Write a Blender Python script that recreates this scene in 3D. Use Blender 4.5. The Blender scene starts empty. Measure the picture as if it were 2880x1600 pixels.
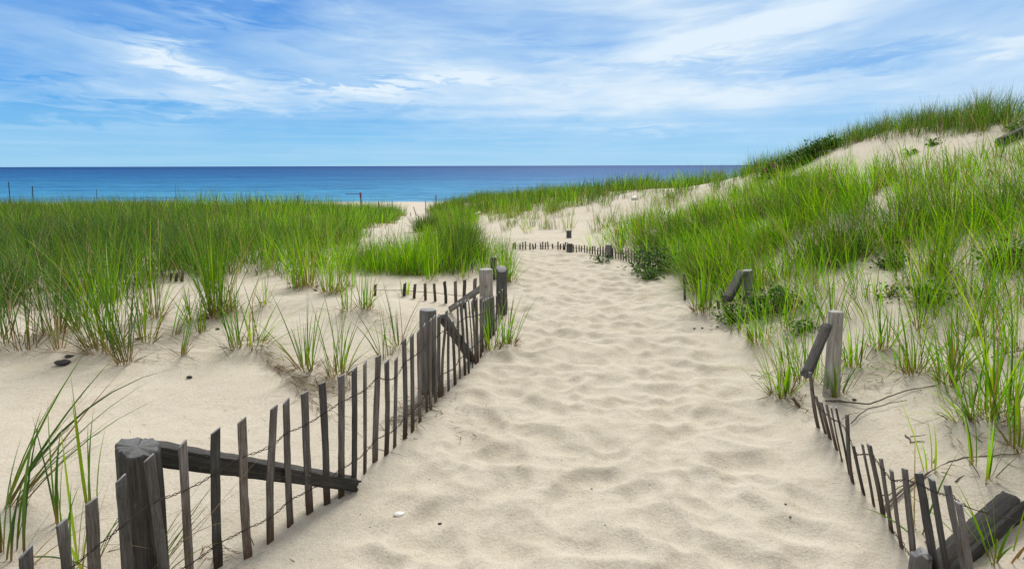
import bpy, math, random
import numpy as np
from mathutils import Vector, Matrix

random.seed(7)
RNG = np.random.default_rng(11)
scene = bpy.context.scene
COL = scene.collection
R = math.radians

# ---------------------------------------------------------------- camera
F = 1750.0                      # focal length in pixels of the 2880 px wide photograph
W0, H0 = 2880, 1600
CAM = np.array([0.0, 0.0, 1.5])
PITCH, ROLL = R(10.8), 0.0028
cp, sp = math.cos(PITCH), math.sin(PITCH)
FWD = np.array([0, cp, -sp]); UP0 = np.array([0, sp, cp]); RT0 = np.array([1.0, 0, 0])
RT = RT0 * math.cos(ROLL) - UP0 * math.sin(ROLL)
UP = UP0 * math.cos(ROLL) + RT0 * math.sin(ROLL)
cd = bpy.data.cameras.new('camera'); cam = bpy.data.objects.new('camera', cd); COL.objects.link(cam)
cd.sensor_width = 36; cd.lens = 36 * F / W0; cd.clip_start = 0.05; cd.clip_end = 60000
m = Matrix.Identity(4)
for i in range(3):
    m[i][0] = RT[i]; m[i][1] = UP[i]; m[i][2] = -FWD[i]; m[i][3] = CAM[i]
cam.matrix_world = m
scene.camera = cam

# ---------------------------------------------------------------- world, sun, exposure
SUN_AZ, SUN_EL = R(10), R(46)
scene.view_settings.view_transform = 'Standard'; scene.view_settings.look = 'None'
scene.view_settings.exposure = 0.32; scene.view_settings.gamma = 1.0
sd = bpy.data.lights.new('sun', 'SUN'); sd.energy = 2.9; sd.angle = R(22); sd.color = (1, .945, .86)
so = bpy.data.objects.new('sun', sd); COL.objects.link(so)
sdir = Vector((math.sin(SUN_AZ) * math.cos(SUN_EL), math.cos(SUN_AZ) * math.cos(SUN_EL), math.sin(SUN_EL)))
so.rotation_euler = sdir.to_track_quat('Z', 'Y').to_euler()
so.location = (0, 0, 30)

world = bpy.data.worlds.new('World'); scene.world = world; world.use_nodes = True


class NT:
    """tiny helper to write node graphs"""
    def __init__(s, tree):
        s.t = tree; s.n = tree.nodes; s.n.clear()
    def node(s, kind, **kw):
        nd = s.n.new(kind)
        ins = kw.pop('ins', {})
        for k, v in kw.items(): setattr(nd, k, v)
        for k, v in ins.items(): s.set(nd.inputs[k], v)
        return nd
    def set(s, sock, v):
        if isinstance(v, bpy.types.NodeSocket): s.t.links.new(v, sock)
        else: sock.default_value = v
    def math(s, op, a, b=0.0, c=0.0, clamp=False):
        nd = s.n.new('ShaderNodeMath'); nd.operation = op; nd.use_clamp = clamp
        s.set(nd.inputs[0], a); s.set(nd.inputs[1], b); s.set(nd.inputs[2], c)
        return nd.outputs[0]
    def comb(s, x, y, z):
        nd = s.n.new('ShaderNodeCombineXYZ')
        for i, v in enumerate((x, y, z)): s.set(nd.inputs[i], v)
        return nd.outputs[0]
    def noise(s, vec, scale, detail=4, rough=.55, dist=0.0):
        nd = s.n.new('ShaderNodeTexNoise')
        s.set(nd.inputs['Vector'], vec); s.set(nd.inputs['Scale'], scale); nd.inputs['Detail'].default_value = detail
        nd.inputs['Roughness'].default_value = rough; nd.inputs['Distortion'].default_value = dist
        return nd.outputs[0]
    def ramp(s, fac, stops, interp='LINEAR'):
        nd = s.n.new('ShaderNodeValToRGB'); cr = nd.color_ramp; cr.interpolation = interp
        while len(cr.elements) < len(stops): cr.elements.new(.5)
        for e, (p, c) in zip(cr.elements, stops):
            e.position = p; e.color = (*c, 1) if len(c) == 3 else c
        s.set(nd.inputs[0], fac); return nd.outputs[0]
    def mix(s, fac, a, b, blend='MIX'):
        nd = s.n.new('ShaderNodeMix'); nd.data_type = 'RGBA'; nd.blend_type = blend; nd.clamp_factor = True
        s.set(nd.inputs[0], fac)
        s.set(nd.inputs[6], a if isinstance(a, bpy.types.NodeSocket) else (*a, 1))
        s.set(nd.inputs[7], b if isinstance(b, bpy.types.NodeSocket) else (*b, 1))
        return nd.outputs[2]
    def mapping(s, vec, scale=(1, 1, 1), rot=(0, 0, 0), loc=(0, 0, 0)):
        nd = s.n.new('ShaderNodeMapping'); s.set(nd.inputs[0], vec)
        nd.inputs['Scale'].default_value = scale; nd.inputs['Rotation'].default_value = rot; nd.inputs['Location'].default_value = loc
        return nd.outputs[0]


def gnomonic(u, v):
    dx, dy = (u - W0 / 2) / F, (v - H0 / 2) / F
    d = FWD + dx * RT - dy * UP
    return d[0] / d[1], d[2] / d[1]


def build_sky():
    g = NT(world.node_tree)
    tc = g.node('ShaderNodeTexCoord'); d = tc.outputs['Generated']
    sep = g.node('ShaderNodeSeparateXYZ', ins={0: d}); x, y, z = sep.outputs
    sky = g.node('ShaderNodeTexSky', sky_type='NISHITA', sun_disc=False, sun_elevation=SUN_EL, sun_rotation=SUN_AZ,
                 altitude=5, air_density=1.0, dust_density=.25, ozone_density=2.5)
    grad = g.ramp(z, [(0, (2.4, 5.9, 8.9)), (.045, (1.5, 4.9, 8.7)), (.11, (.65, 3.5, 8.3)), (.24, (.32, 2.4, 7.3)), (.8, (.3, 1.6, 5.0))])
    blue = g.mix(.88, sky.outputs[0], grad)
    zz = g.math('MAXIMUM', z, 0.0)
    x2 = g.math('MULTIPLY', x, x)
    w = g.math('DIVIDE', zz, g.math('ADD', 1.0, g.math('MULTIPLY', x2, .8)))
    # streaky high cloud, in direction space
    vec = g.comb(g.math('MULTIPLY', x, 3.2), g.math('MULTIPLY', w, 14.0), g.math('MULTIPLY', y, .8))
    n1 = g.noise(vec, .95, 4, .5, .35)
    vec2 = g.comb(g.math('MULTIPLY', x, 6.5), g.math('MULTIPLY', w, 38.0), g.math('MULTIPLY', y, 1.2))
    n2 = g.noise(vec2, 1.0, 5, .55, .5)
    vec3 = g.comb(g.math('MULTIPLY', x, 14.), g.math('MULTIPLY', w, 80.0), y)
    n3 = g.noise(vec3, 1.0, 5, .6, .8)
    yc = g.math('MAXIMUM', y, .04)
    qx, qz = g.math('DIVIDE', x, yc), g.math('DIVIDE', z, yc)
    qx = g.math('ADD', qx, g.math('MULTIPLY', g.math('SUBTRACT', n2, .5), .16))
    qz = g.math('ADD', qz, g.math('MULTIPLY', g.math('SUBTRACT', n3, .5), .10))
    blobs = [  # banks of the high cloud: u, v, half length, half height, slope, amount
        (120, 125, 400, 66, .26, .52), (440, 150, 260, 30, .22, .35), (515, 172, 110, 22, .35, .45), (930, 272, 270, 32, .05, .46),
        (1000, 258, 100, 16, .05, .30), (620, 285, 330, 22, .05, .28), (1480, 55, 380, 90, -.05, .36), (2150, 60, 300, 70, -.18, .30), (2500, 330, 500, 40, 0, .12), (2000, 390, 900, 24, 0, .12),
        (1230, 205, 120, 28, .1, .30), (1950, 300, 360, 50, .0, .24), (2810, 135, 130, 26, -.1, .35), (1650, 215, 250, 30, .0, .12),
        (1750, 150, 300, 28, -.1, .14), (1850, 355, 200, 16, 0, .22), (2340, 225, 260, 22, -.05, .2), (420, 420, 260, 9, 0, .2),
        (120, 245, 320, 26, .06, .10), (700, 425, 900, 10, 0, .05), (1950, 130, 300, 45, -.2, .14), (2500, 110, 300, 30, -.2, .08),
        (650, 10, 420, 42, .1, -.35), (330, 70, 180, 16, .2, -.15), (60, 310, 330, 26, .02, -.38), (130, 232, 270, 13, .1, -.30),
        (520, 330, 520, 18, .0, -.20), (2430, 165, 320, 30, -.15, -.26), (880, 110, 420, 26, .3, -.12), (1600, 140, 200, 18, .0, -.18),
        (1850, 200, 200, 16, .0, -.15), (760, 215, 170, 14, .2, -.20), (1120, 235, 200, 9, .0, -.2), (1500, 385, 700, 30, 0, -.25),
        (2350, 320, 300, 24, .0, -.05)]
    tot = None
    for (u, v, su, sv, sl, a) in blobs:
        bx, bz = gnomonic(u, v)
        dx = g.math('SUBTRACT', qx, bx); dz = g.math('SUBTRACT', qz, bz)
        dz2 = g.math('ADD', dz, g.math('MULTIPLY', dx, sl))
        e = g.math('ADD', g.math('POWER', g.math('ABSOLUTE', g.math('MULTIPLY', dx, F / su)), 2.0),
                   g.math('POWER', g.math('ABSOLUTE', g.math('MULTIPLY', dz2, F / sv)), 2.0))
        t = g.math('MULTIPLY', g.math('EXPONENT', g.math('MULTIPLY', e, -.9)), a)
        tot = t if tot is None else g.math('ADD', tot, t)
    dens = g.math('ADD', g.math('MULTIPLY', g.math('SUBTRACT', n1, .5), 1.15), g.math('MULTIPLY', g.math('SUBTRACT', n2, .5), .55))
    tex = g.math('ADD', g.math('MULTIPLY', n3, .4), g.math('MULTIPLY', g.math('SUBTRACT', n1, .22), 2.0))
    pos = g.math('MULTIPLY', g.math('MAXIMUM', tot, 0.0), tex)
    neg = g.math('MINIMUM', tot, 0.0)
    dens = g.math('ADD', dens, g.math('ADD', pos, neg))
    side = g.math('MULTIPLY', x, .34)                        # thinner cloud to the left, thicker to the right
    dens = g.math('ADD', dens, g.math('ADD', side, .47))
    dens = g.math('ADD', dens, g.math('MULTIPLY', g.math('SUBTRACT', n3, .5), .035))
    lowfade = g.math('MULTIPLY', g.math('SUBTRACT', z, .012), 12.0, clamp=True)
    strk = g.noise(g.comb(g.math('MULTIPLY', x, 3.4), g.math('MULTIPLY', z, 85.0), y), 1.0, 5, .6, .5)   # flat streaks low over the sea
    low = g.math('SUBTRACT', 1.0, g.math('MULTIPLY', z, 9.0), clamp=True)
    dens = g.math('ADD', dens, g.math('MULTIPLY', g.math('SUBTRACT', strk, .5), g.math('MULTIPLY', low, 1.9)))
    dens = g.math('MULTIPLY', g.math('MULTIPLY', dens, 1.0, clamp=True), g.math('ADD', .42, g.math('MULTIPLY', lowfade, .58)))
    dens = g.math('SMOOTH_MIN', dens, .97, .25)
    high = g.math('MULTIPLY', g.math('SUBTRACT', z, .27), 4.0, clamp=True)      # unseen cloud overhead and behind, added to whiten the blue fill light
    back = g.math('MULTIPLY', g.math('SUBTRACT', .35, y), 2.0, clamp=True)
    cover = g.math('MAXIMUM', high, back)
    dens = g.math('MAXIMUM', dens, g.math('MULTIPLY', cover, g.math('ADD', .62, g.math('MULTIPLY', n1, .5)), clamp=True))
    thick = g.math('MULTIPLY', g.math('SUBTRACT', dens, .5), 1.7, clamp=True)
    pale = g.mix(thick, (5.7, 7.7, 9.5), (8.0, 8.9, 9.7))
    cloud = g.mix(cover, pale, (6.9, 6.8, 6.6))
    col = g.mix(g.math('MULTIPLY', dens, 1.1, clamp=True), blue, cloud)
    bg = g.node('ShaderNodeBackground', ins={'Color': col, 'Strength': .082})
    out = g.node('ShaderNodeOutputWorld', ins={'Surface': bg.outputs[0]})


build_sky()

# ---------------------------------------------------------------- helpers
def mat(name):
    mm = bpy.data.materials.new(name); mm.use_nodes = True
    return mm, NT(mm.node_tree)


def tag(o, label=None, cat=None, group=None, kind=None):
    if label: o['label'] = label
    if cat: o['category'] = cat
    if group: o['group'] = group
    if kind: o['kind'] = kind
    return o


def empty(name, loc=(0, 0, 0)):
    o = bpy.data.objects.new(name, None); COL.objects.link(o); o.location = loc; o.empty_display_size = .1
    return o


def link(name, me, material, parent=None, matrix=None, smooth=False):
    o = bpy.data.objects.new(name, me); COL.objects.link(o)
    if material: me.materials.append(material)
    if parent is not None: o.parent = parent
    if matrix is not None: o.matrix_local = matrix
    if smooth:
        me.polygons.foreach_set('use_smooth', np.ones(len(me.polygons), dtype=bool))
    return o


def raw_mesh(name, V, quads=None, tris=None, col=None):
    me = bpy.data.meshes.new(name)
    V = np.ascontiguousarray(V, dtype=np.float32)
    nq = 0 if quads is None else len(quads); nt = 0 if tris is None else len(tris)
    me.vertices.add(len(V)); me.vertices.foreach_set('co', V.ravel())
    li = []; st = []
    if nq: li.append(np.asarray(quads, dtype=np.int32).ravel()); st.append(np.arange(nq, dtype=np.int32) * 4)
    if nt: li.append(np.asarray(tris, dtype=np.int32).ravel()); st.append(nq * 4 + np.arange(nt, dtype=np.int32) * 3)
    li = np.concatenate(li); st = np.concatenate(st)
    me.loops.add(len(li)); me.loops.foreach_set('vertex_index', li)
    me.polygons.add(len(st)); me.polygons.foreach_set('loop_start', st)
    me.update(calc_edges=True)
    if col is not None:
        a = me.attributes.new('tint', 'FLOAT_COLOR', 'POINT')
        c = np.ones((len(V), 4), dtype=np.float32); c[:, :3] = col
        a.data.foreach_set('color', c.ravel())
    return me


def hash2(ix, iy, seed=0):
    h = (ix.astype(np.int64) * 374761393 + iy.astype(np.int64) * 668265263 + seed * 1442695041) & 0xFFFFFFFF
    h = ((h ^ (h >> 13)) * 1274126177) & 0xFFFFFFFF
    h = (h ^ (h >> 16)) & 0xFFFFFFFF
    h = (h * 2246822519) & 0xFFFFFFFF
    return ((h ^ (h >> 15)) & 0xFFFFFF) / float(0x1000000)


def vnoise(x, y, seed=0):
    ix = np.floor(x).astype(np.int64); iy = np.floor(y).astype(np.int64)
    fx = x - ix; fy = y - iy
    fx = fx * fx * fx * (fx * (fx * 6 - 15) + 10); fy = fy * fy * fy * (fy * (fy * 6 - 15) + 10)
    a = hash2(ix, iy, seed); b = hash2(ix + 1, iy, seed); c = hash2(ix, iy + 1, seed); d = hash2(ix + 1, iy + 1, seed)
    return (a * (1 - fx) + b * fx) * (1 - fy) + (c * (1 - fx) + d * fx) * fy - .5


def fbm(x, y, seed=0, octv=4):
    s = 0; a = 1.0
    for i in range(octv):
        s = s + a * vnoise(x * 2 ** i + 17.3 * i, y * 2 ** i - 9.1 * i, seed + i); a *= .5
    return s


# ---------------------------------------------------------------- terrain
def ray(u, v):
    dx, dy = (np.asarray(u, float) - W0 / 2) / F, (np.asarray(v, float) - H0 / 2) / F
    return FWD + np.multiply.outer(dx, RT) - np.multiply.outer(dy, UP)


def px_at(u, v, Y):
    d = ray(u, v); return CAM + d * (Y / d[1])


def project(P):
    q = np.asarray(P) - CAM
    zc = q @ FWD
    zc = np.where(np.abs(zc) < 1e-3, 1e-3, zc)
    return W0 / 2 + F * (q @ RT) / zc, H0 / 2 - F * (q @ UP) / zc, zc


SEA_Z = -3.6
ANCH = []
# path and its surroundings, flat
for (x, y, z) in [(0, -8, 0), (-5, -8, 0), (5, -8, .4), (0, 0, 0), (-3, 0, 0), (-8, 0, .05), (3.2, 0, .12), (8, 0, 1.2), (1, 2.2, 0), (-1, 2.2, 0.0), (.3, 2.5, 0),
                  (1.6, 2.3, 0.0), (.5, 3.5, 0), (-.6, 3.4, 0), (1.7, 3.4, 0.0), (.9, 5, 0), (-.25, 4.8, 0), (2.0, 4.6, 0.01), (.9, 7, 0), (0, 6.5, 0.02), (1.9, 7, .02),
                  (.7, 9, .01), (-.2, 8.5, .06), (1.6, 9.5, .03), (.4, 11, .04), (-.9, 11.5, .06), (-.3, 13, 0.02),
                  (-1.9, 14.5, -.2), (-3.7, 18, -.45), (-4.4, 25, -1.0), (-5.2, 32, -1.5), (-6.4, 40, -1.95), (-7.2, 46, -2.25),
                  (-2.2, 2.6, .03), (-3, 3.6, .06), (-1.2, 4.6, .08), (-2, 5, .12), (-1.2, 6.0, .17), (-2.4, 6.3, .16), (-4, 5.5, .12), (-5, 8, .12), (-1.5, 7.4, .02), (-2.8, 8.4, .1), (-8, 12, 0), (-3, 11, .06),
                  (-6, 4, .08), (-10, 6, .1), (-10, 20, -.3), (-4.2, 14, -.1), (-12, 30, -.72), (-25, 30, -.72), (-7.5, 24, -.62), (-8.2, 30, -.95), (-15, 40, -1.5), (-25, 45, -1.8), (-9.5, 44, -1.85), (-30, 60, -2.8),
                  (-20, 12, 0), (-30, 20, -.3), (-45, 35, -.9),
                  (12, 17, 2.45), (10.5, 24, 1.0), (20, 10, 3.2), (25, 0, 3.0), (15, 3, 2.6), (22, 22, 2.0), (9, 24, .7), (14, 24, 1.2), (8, 32, -.5), (5, 42, -1.7), (0, 50, -2.3), (20, 42, -1), (20, 60, -2.8), (40, 30, 1.5), (40, 60, -2.8),
                  (5, -4, .8)]:
    ANCH.append((x, y, z))
for x in (-70, -35, -8, 15, 50, 90):
    ANCH += [(x, 66, -2.9), (x, 90, SEA_Z), (x, 115, -5)]
for (u, v, Y) in [(2700, 375, 12.0), (2880, 350, 11.0), (2500, 385, 13.5), (2350, 415, 15.0), (2220, 455, 16.5), (2130, 487, 18), (2000, 512, 22), (1800, 537, 27), (1600, 550, 31), (1400, 563, 36), (1260, 577, 40),
                  (1800, 640, 14), (1700, 620, 17), (1500, 622, 17), (1500, 660, 13.5), (1900, 600, 15), (2000, 565, 16.5), (1900, 560, 19), (1500, 590, 22), (1300, 620, 26), (2100, 540, 16), (1950, 640, 11.5), (2100, 600, 11.5),
                  (2100, 700, 9), (2300, 600, 9.5), (2300, 700, 7.5), (2300, 510, 12.5), (2500, 450, 11.5), (2700, 430, 10.5), (2500, 550, 9), (2500, 700, 6.3), (2300, 850, 5.5), (2500, 900, 4.6), (2800, 900, 4.25), (2800, 700, 5.7),
                  (2800, 500, 9.), (2800, 1100, 3.3), (2800, 1300, 2.62), (2600, 1050, 3.75), (1850, 700, 10.2)]:
    ANCH.append(tuple(px_at(u, v, Y)))
ANCH = np.array(ANCH)


def warp(x, y):
    r = np.maximum(y + 9.0, .6)
    return np.stack([x / r * 3.2, np.log(r) * 3.0], -1)


_A = warp(ANCH[:, 0], ANCH[:, 1])


def _phi(d2):
    return .5 * d2 * np.log(d2 + 1e-9)


_n = len(_A)
_K = _phi(((_A[:, None] - _A[None]) ** 2).sum(-1)) + np.eye(_n) * .01
_P = np.concatenate([np.ones((_n, 1)), _A], 1)
_M = np.block([[_K, _P], [_P.T, np.zeros((3, 3))]])
_sol = np.linalg.solve(_M, np.concatenate([ANCH[:, 2], np.zeros(3)]))


def H(x, y):
    """height of the sand, without the footprints"""
    x = np.atleast_1d(np.asarray(x, float)); y = np.atleast_1d(np.asarray(y, float))
    sh = x.shape; x = x.ravel(); y = y.ravel()
    out = np.empty(len(x))
    for i in range(0, len(x), 20000):
        q = warp(x[i:i + 20000], y[i:i + 20000])
        d2 = ((q[:, None] - _A[None]) ** 2).sum(-1)
        out[i:i + 20000] = _phi(d2) @ _sol[:_n] + _sol[_n] + q @ _sol[_n + 1:]
    off = np.clip(path_off(x, y) - .9, 0, 1.5) / 1.5        # gentle hummocks away from the path
    out += off * (.10 * fbm(x * .45, y * .45, 5, 3) + .03 * fbm(x * 1.6, y * 1.6, 9, 2)) * np.clip(y / 3, .2, 1)
    return out.reshape(sh)


PATH = np.array([(.3, -9), (.3, 0), (.4, 2.6), (.65, 4.2), (.85, 6), (.85, 8), (.6, 10), (.2, 11.6), (-.8, 13.2), (-2.2, 15.5), (-3.7, 18), (-4.4, 25), (-5.2, 32), (-6.4, 40), (-7.2, 47), (-8, 60), (-8, 95)])


def path_off(x, y):
    px = np.interp(y, PATH[:, 1], PATH[:, 0])
    return np.abs(x - px)


def hit(u, v):
    """where the ray through a photo pixel meets the sand"""
    d = ray(u, v)
    Ys = np.concatenate([np.linspace(1.0, 14, 1400), np.linspace(14.02, 90, 2500)])
    P = CAM + d[None] * (Ys / d[1])[:, None]
    h = H(P[:, 0], P[:, 1])
    k = np.nonzero(P[:, 2] <= h)[0]
    if len(k) == 0: return P[-1]
    k = k[0]
    p = P[k].copy(); p[2] = h[k]
    return p


# palettes and the table of single tufts (their feet stand on little mounds of blown sand)
GREENS = np.array([(.065, .165, .006), (.095, .215, .008), (.125, .250, .010), (.040, .115, .008), (.170, .275, .016), (.055, .165, .020)])
BRIGHT = np.array([(.115, .310, .005), (.170, .375, .007), (.245, .410, .012), (.080, .220, .010), (.05, .14, .010)])
DEEP = np.array([(.030, .085, .012), (.042, .110, .014), (.055, .125, .012), (.028, .075, .016), (.07, .14, .03)])
STRAW = np.array([(.32, .24, .11), (.26, .18, .07), (.38, .31, .17), (.20, .12, .05)])
GL, GRT = 'grass tufts on the left sand', 'grass tufts on the right slope'
TUFTS = [
    # left sand, far to near;  label, u, v, height px, blades, radius, spread, lean, palette
    ('dark tuft at the left edge with its foot fanned wide on the sand', 55, 980, 250, 46, .13, .34, (.02, 0), DEEP),
    ('tall narrow dark tuft second from the left edge', 152, 945, 270, 40, .08, .20, (.03, 0), DEEP),
    ('thin dry tuft in front of the second tuft from the left edge', 160, 985, 150, 12, .05, .3, (-.02, 0), STRAW * .6 + DEEP[:4] * .5),
    ('large dense dark tuft, widest on the left sand, reaching into the meadow', 298, 990, 380, 90, .13, .34, (-.06, 0), GREENS),
    ('dark leaning tuft right in front of the widest left tuft', 352, 1028, 260, 26, .05, .34, (-.12, .0), DEEP),
    ('slim tuft right of the widest left tuft', 415, 965, 230, 26, .06, .33, (.12, 0), GREENS),
    ('tall upright tuft on the sand behind the slim one', 432, 898, 260, 46, .07, .22, (.0, 0), GREENS),
    ('small sprig of grass with a bare orange foot leaning right', 494, 945, 120, 9, .03, .18, (.28, 0), BRIGHT),
    ('single stiff dark sprig leaning right alone on the sand', 514, 1003, 200, 9, .02, .10, (.22, 0), GREENS),
    ('very tall dense green tuft like a sheaf, brown foot, mid left', 610, 895, 270, 120, .085, .22, (.02, 0), GREENS),
    ('short tuft at the meadow edge left of the sheaf tuft', 566, 935, 130, 14, .05, .3, (.05, 0), GREENS),
    ('wide fan tuft with long low blades reaching right and matted straw at its foot', 716, 980, 190, 34, .09, .55, (.16, -.03), BRIGHT),
    ('upright half of the straw footed fan tuft, left part', 664, 985, 210, 22, .06, .30, (-.06, 0), GREENS),
    ('open fan tuft standing over the fence, second fan from the fence posts', 860, 1044, 200, 34, .07, .46, (.0, 0), GREENS),
    ('open fan tuft with brown foot, nearest fan tuft to the fence pickets', 948, 1062, 210, 36, .07, .50, (.05, 0), GREENS),
    ('thin tuft just behind the pickets left of the round post', 1084, 1010, 150, 14, .05, .4, (-.02, 0), GREENS),
    ('sparse long bladed tuft leaning left against the round post', 1122, 985, 170, 16, .05, .42, (-.06, 0), GREENS),
    ('tall tuft between the meadow and the half buried pickets', 1028, 872, 125, 40, .07, .30, (.03, 0), BRIGHT),
    ('small tuft at foot of the stub picket row, left end', 1140, 832, 60, 16, .05, .3, (0, 0), BRIGHT),
    ('bright tuft at the meadow edge left of the double clump', 832, 818, 120, 30, .08, .28, (0, 0), BRIGHT),
    ('left of two dense bright clumps at the meadow edge', 866, 812, 180, 90, .11, .26, (0, 0), BRIGHT),
    ('right of two dense bright clumps at the meadow edge', 935, 828, 175, 80, .11, .28, (.05, 0), BRIGHT),
    ('bright tuft growing right of the left fence on the path edge', 1430, 972, 130, 34, .06, .22, (.06, 0), BRIGHT),
    ('tuft over the leaning dark post at the end of the left fence', 1434, 795, 110, 40, .08, .3, (.05, 0), BRIGHT),
    ('tuft tangled in the pickets right of the thick pale post', 1385, 985, 130, 26, .06, .4, (-.03, 0), BRIGHT),
    ('short bright tuft left of the two dense bright clumps, on open sand', 745, 862, 90, 16, .05, .35, (.03, 0), BRIGHT),
    ('small tuft on the sand between the sheaf tuft and the meadow', 655, 880, 110, 20, .06, .35, (.05, 0), GREENS),
    ('two stemmed sprig on the sand left of the sheaf tuft', 540, 912, 130, 12, .05, .3, (.08, 0), GREENS),
    ('low tuft right of the second bright clump', 985, 812, 80, 24, .07, .35, (.04, 0), BRIGHT),
    ('thin tuft in front of the second bright clump, beside matted roots', 975, 880, 120, 14, .05, .4, (.03, 0), BRIGHT),
    ('tuft behind the half buried picket row, middle', 1210, 792, 75, 26, .08, .35, (0, 0), BRIGHT),
    ('tuft behind the half buried picket row, near the pale split post', 1300, 785, 85, 26, .08, .35, (.03, 0), BRIGHT),
    ('short dark tuft at the left edge in front of the fanned foot tuft', 5, 960, 200, 26, .08, .34, (.05, 0), DEEP),
    ('dark tuft between the tall narrow tuft and the widest left tuft', 222, 930, 210, 30, .08, .3, (.02, 0), DEEP),
    # near left corner
    ('dark bundle of long blades leaning right from the lower left corner', 30, 1425, 470, 24, .035, .12, (.56, .14), DEEP),
    ('two crossed dark upright blades left of the splintered post', 162, 1478, 300, 5, .02, .10, (.07, .0), DEEP),
    ('thin pair of blades close left of the splintered post', 250, 1440, 290, 5, .03, .10, (.04, 0), GREENS),
    ('low blades at the foot of the nearest pickets, left edge', 20, 1560, 330, 18, .06, .4, (.1, 0), DEEP),
    ('bright blades between pickets left of the splintered post', 222, 1600, 300, 18, .06, .30, (.12, .05), GREENS),
    # right slope, near
    ('grass at the broken end of the right fence near run', 2192, 1118, 140, 30, .06, .34, (-.12, 0), BRIGHT),
    ('tuft growing at the foot of the tall pale post', 2352, 1115, 110, 22, .05, .34, (-.06, 0), GREENS),
    ('tuft right of the tall pale post with reddish foot', 2402, 1030, 130, 30, .08, .30, (-.05, 0), BRIGHT),
    ('dense tuft behind the middle run of broken pickets', 1975, 884, 150, 50, .09, .30, (-.03, 0), BRIGHT),
    ('tuft at the path edge between the two braced posts', 2128, 968, 120, 34, .07, .34, (-.1, 0), BRIGHT),
    ('loose tuft on bare sand, upper left of the right slope tufts', 2470, 985, 170, 22, .06, .28, (-.1, 0), BRIGHT),
    ('slender tuft on bare sand, right of a dry orange sprig', 2570, 1056, 220, 26, .06, .30, (-.14, 0), GREENS),
    ('tuft with long leftward blades in the middle of the bare right sand', 2668, 1080, 230, 24, .06, .30, (-.14, 0), GREENS),
    ('open tuft behind the middle tuft of the bare right sand', 2697, 1034, 170, 22, .06, .36, (-.04, 0), GREENS),
    ('arching tuft with blades bending right towards the edge of the sand patch', 2754, 957, 230, 24, .06, .36, (.22, 0), BRIGHT),
    ('dark tall tuft rising beside the leafy vine on the right sand', 2634, 778, 200, 60, .08, .22, (-.02, 0), GREENS),
    ('lone upright tuft below the leafy vine', 2585, 927, 150, 18, .05, .28, (-.1, 0), GREENS),
    ('big tall tuft by the right edge above the grey roots', 2834, 1190, 380, 46, .09, .30, (-.05, 0), BRIGHT),
    ('sprawling tuft with pale blades arching left over the sand', 2716, 1192, 190, 24, .08, .46, (-.34, 0), BRIGHT),
    ('tall mixed tuft between the sprawling tuft and the right edge', 2760, 1192, 330, 34, .07, .30, (-.1, 0), BRIGHT),
    ('dense tuft half cut off by the right edge above the big tuft', 2876, 1005, 240, 40, .09, .36, (-.05, 0), GREENS),
    ('thin tall tuft with a reddish base, low on the right sand', 2776, 1358, 270, 8, .03, .22, (.03, 0), BRIGHT),
    ('tuft at the right edge low on the sand', 2868, 1268, 300, 16, .05, .36, (-.1, 0), BRIGHT),
    ('few thin blades standing behind the right pickets', 2617, 1328, 180, 5, .03, .25, (-.05, 0), BRIGHT),
    ('single green sprout near the grey roots', 2738, 1327, 190, 4, .02, .18, (-.1, 0), BRIGHT),
    ('grass in the lower right corner behind the thick dark rail', 2800, 1560, 260, 16, .06, .5, (-.3, .1), GREENS),
    ('thin blades between the right pickets and the thick rail', 2590, 1500, 220, 7, .04, .4, (-.1, 0), GREENS),
    ('dark rounded clump right of the beach gap', 1196, 652, 46, 420, .30, .60, (.0, 0), DEEP),
]
MOUNDS = np.array([np.append(hit(t[1], t[2])[:2], t[5]) for t in TUFTS if t[2] < 1380])


def footprints(x, y):
    wx = x + .10 * fbm(x * 2.2, y * 2.2, 21, 2); wy = y + .10 * fbm(x * 2.2 + 40, y * 2.2, 22, 2)
    def layer(c, seed, kk):
        gx = wx / c; gy = wy / (c * 1.12)
        ix = np.floor(gx); iy = np.floor(gy)
        acc = np.zeros_like(x)
        for ox in (-1, 0, 1):
            for oy in (-1, 0, 1):
                jx, jy = ix + ox, iy + oy
                cx = jx + hash2(jx, jy, seed); cy = jy + hash2(jx, jy, seed + 1)
                k = .9 + .9 * hash2(jx, jy, seed + 2); b = .14 * hash2(jx, jy, seed + 3)
                th = 3.14 * hash2(jx, jy, seed + 4)
                ddx = gx - cx; ddy = gy - cy
                e = 1.0 + .5 * np.cos(2 * (np.arctan2(ddy, ddx) - th))
                d = (ddx ** 2 + ddy ** 2) * k * e + b
                acc += np.exp(-kk * d)
        return -np.log(acc + 1e-12) / kk
    a = layer(.235, 100, 55.0); b = layer(.13, 200, 40.0)
    return .098 * (np.clip(a, -1, .62) - .26) + .034 * (np.clip(b, -1, .8) - .3) + .012 * fbm(x * 4, y * 4, 31, 3)


def trodden(X, Y):
    half = np.interp(Y, [0, 6, 11, 14, 20, 60], [1.12, .98, .85, .8, .8, 3])
    mk = np.clip((half - path_off(X, Y)) / .45 + .35, 0, 1); mk = mk * mk * (3 - 2 * mk)
    return mk * np.interp(Y, [1, 14, 30], [1, 1, .5])


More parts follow.
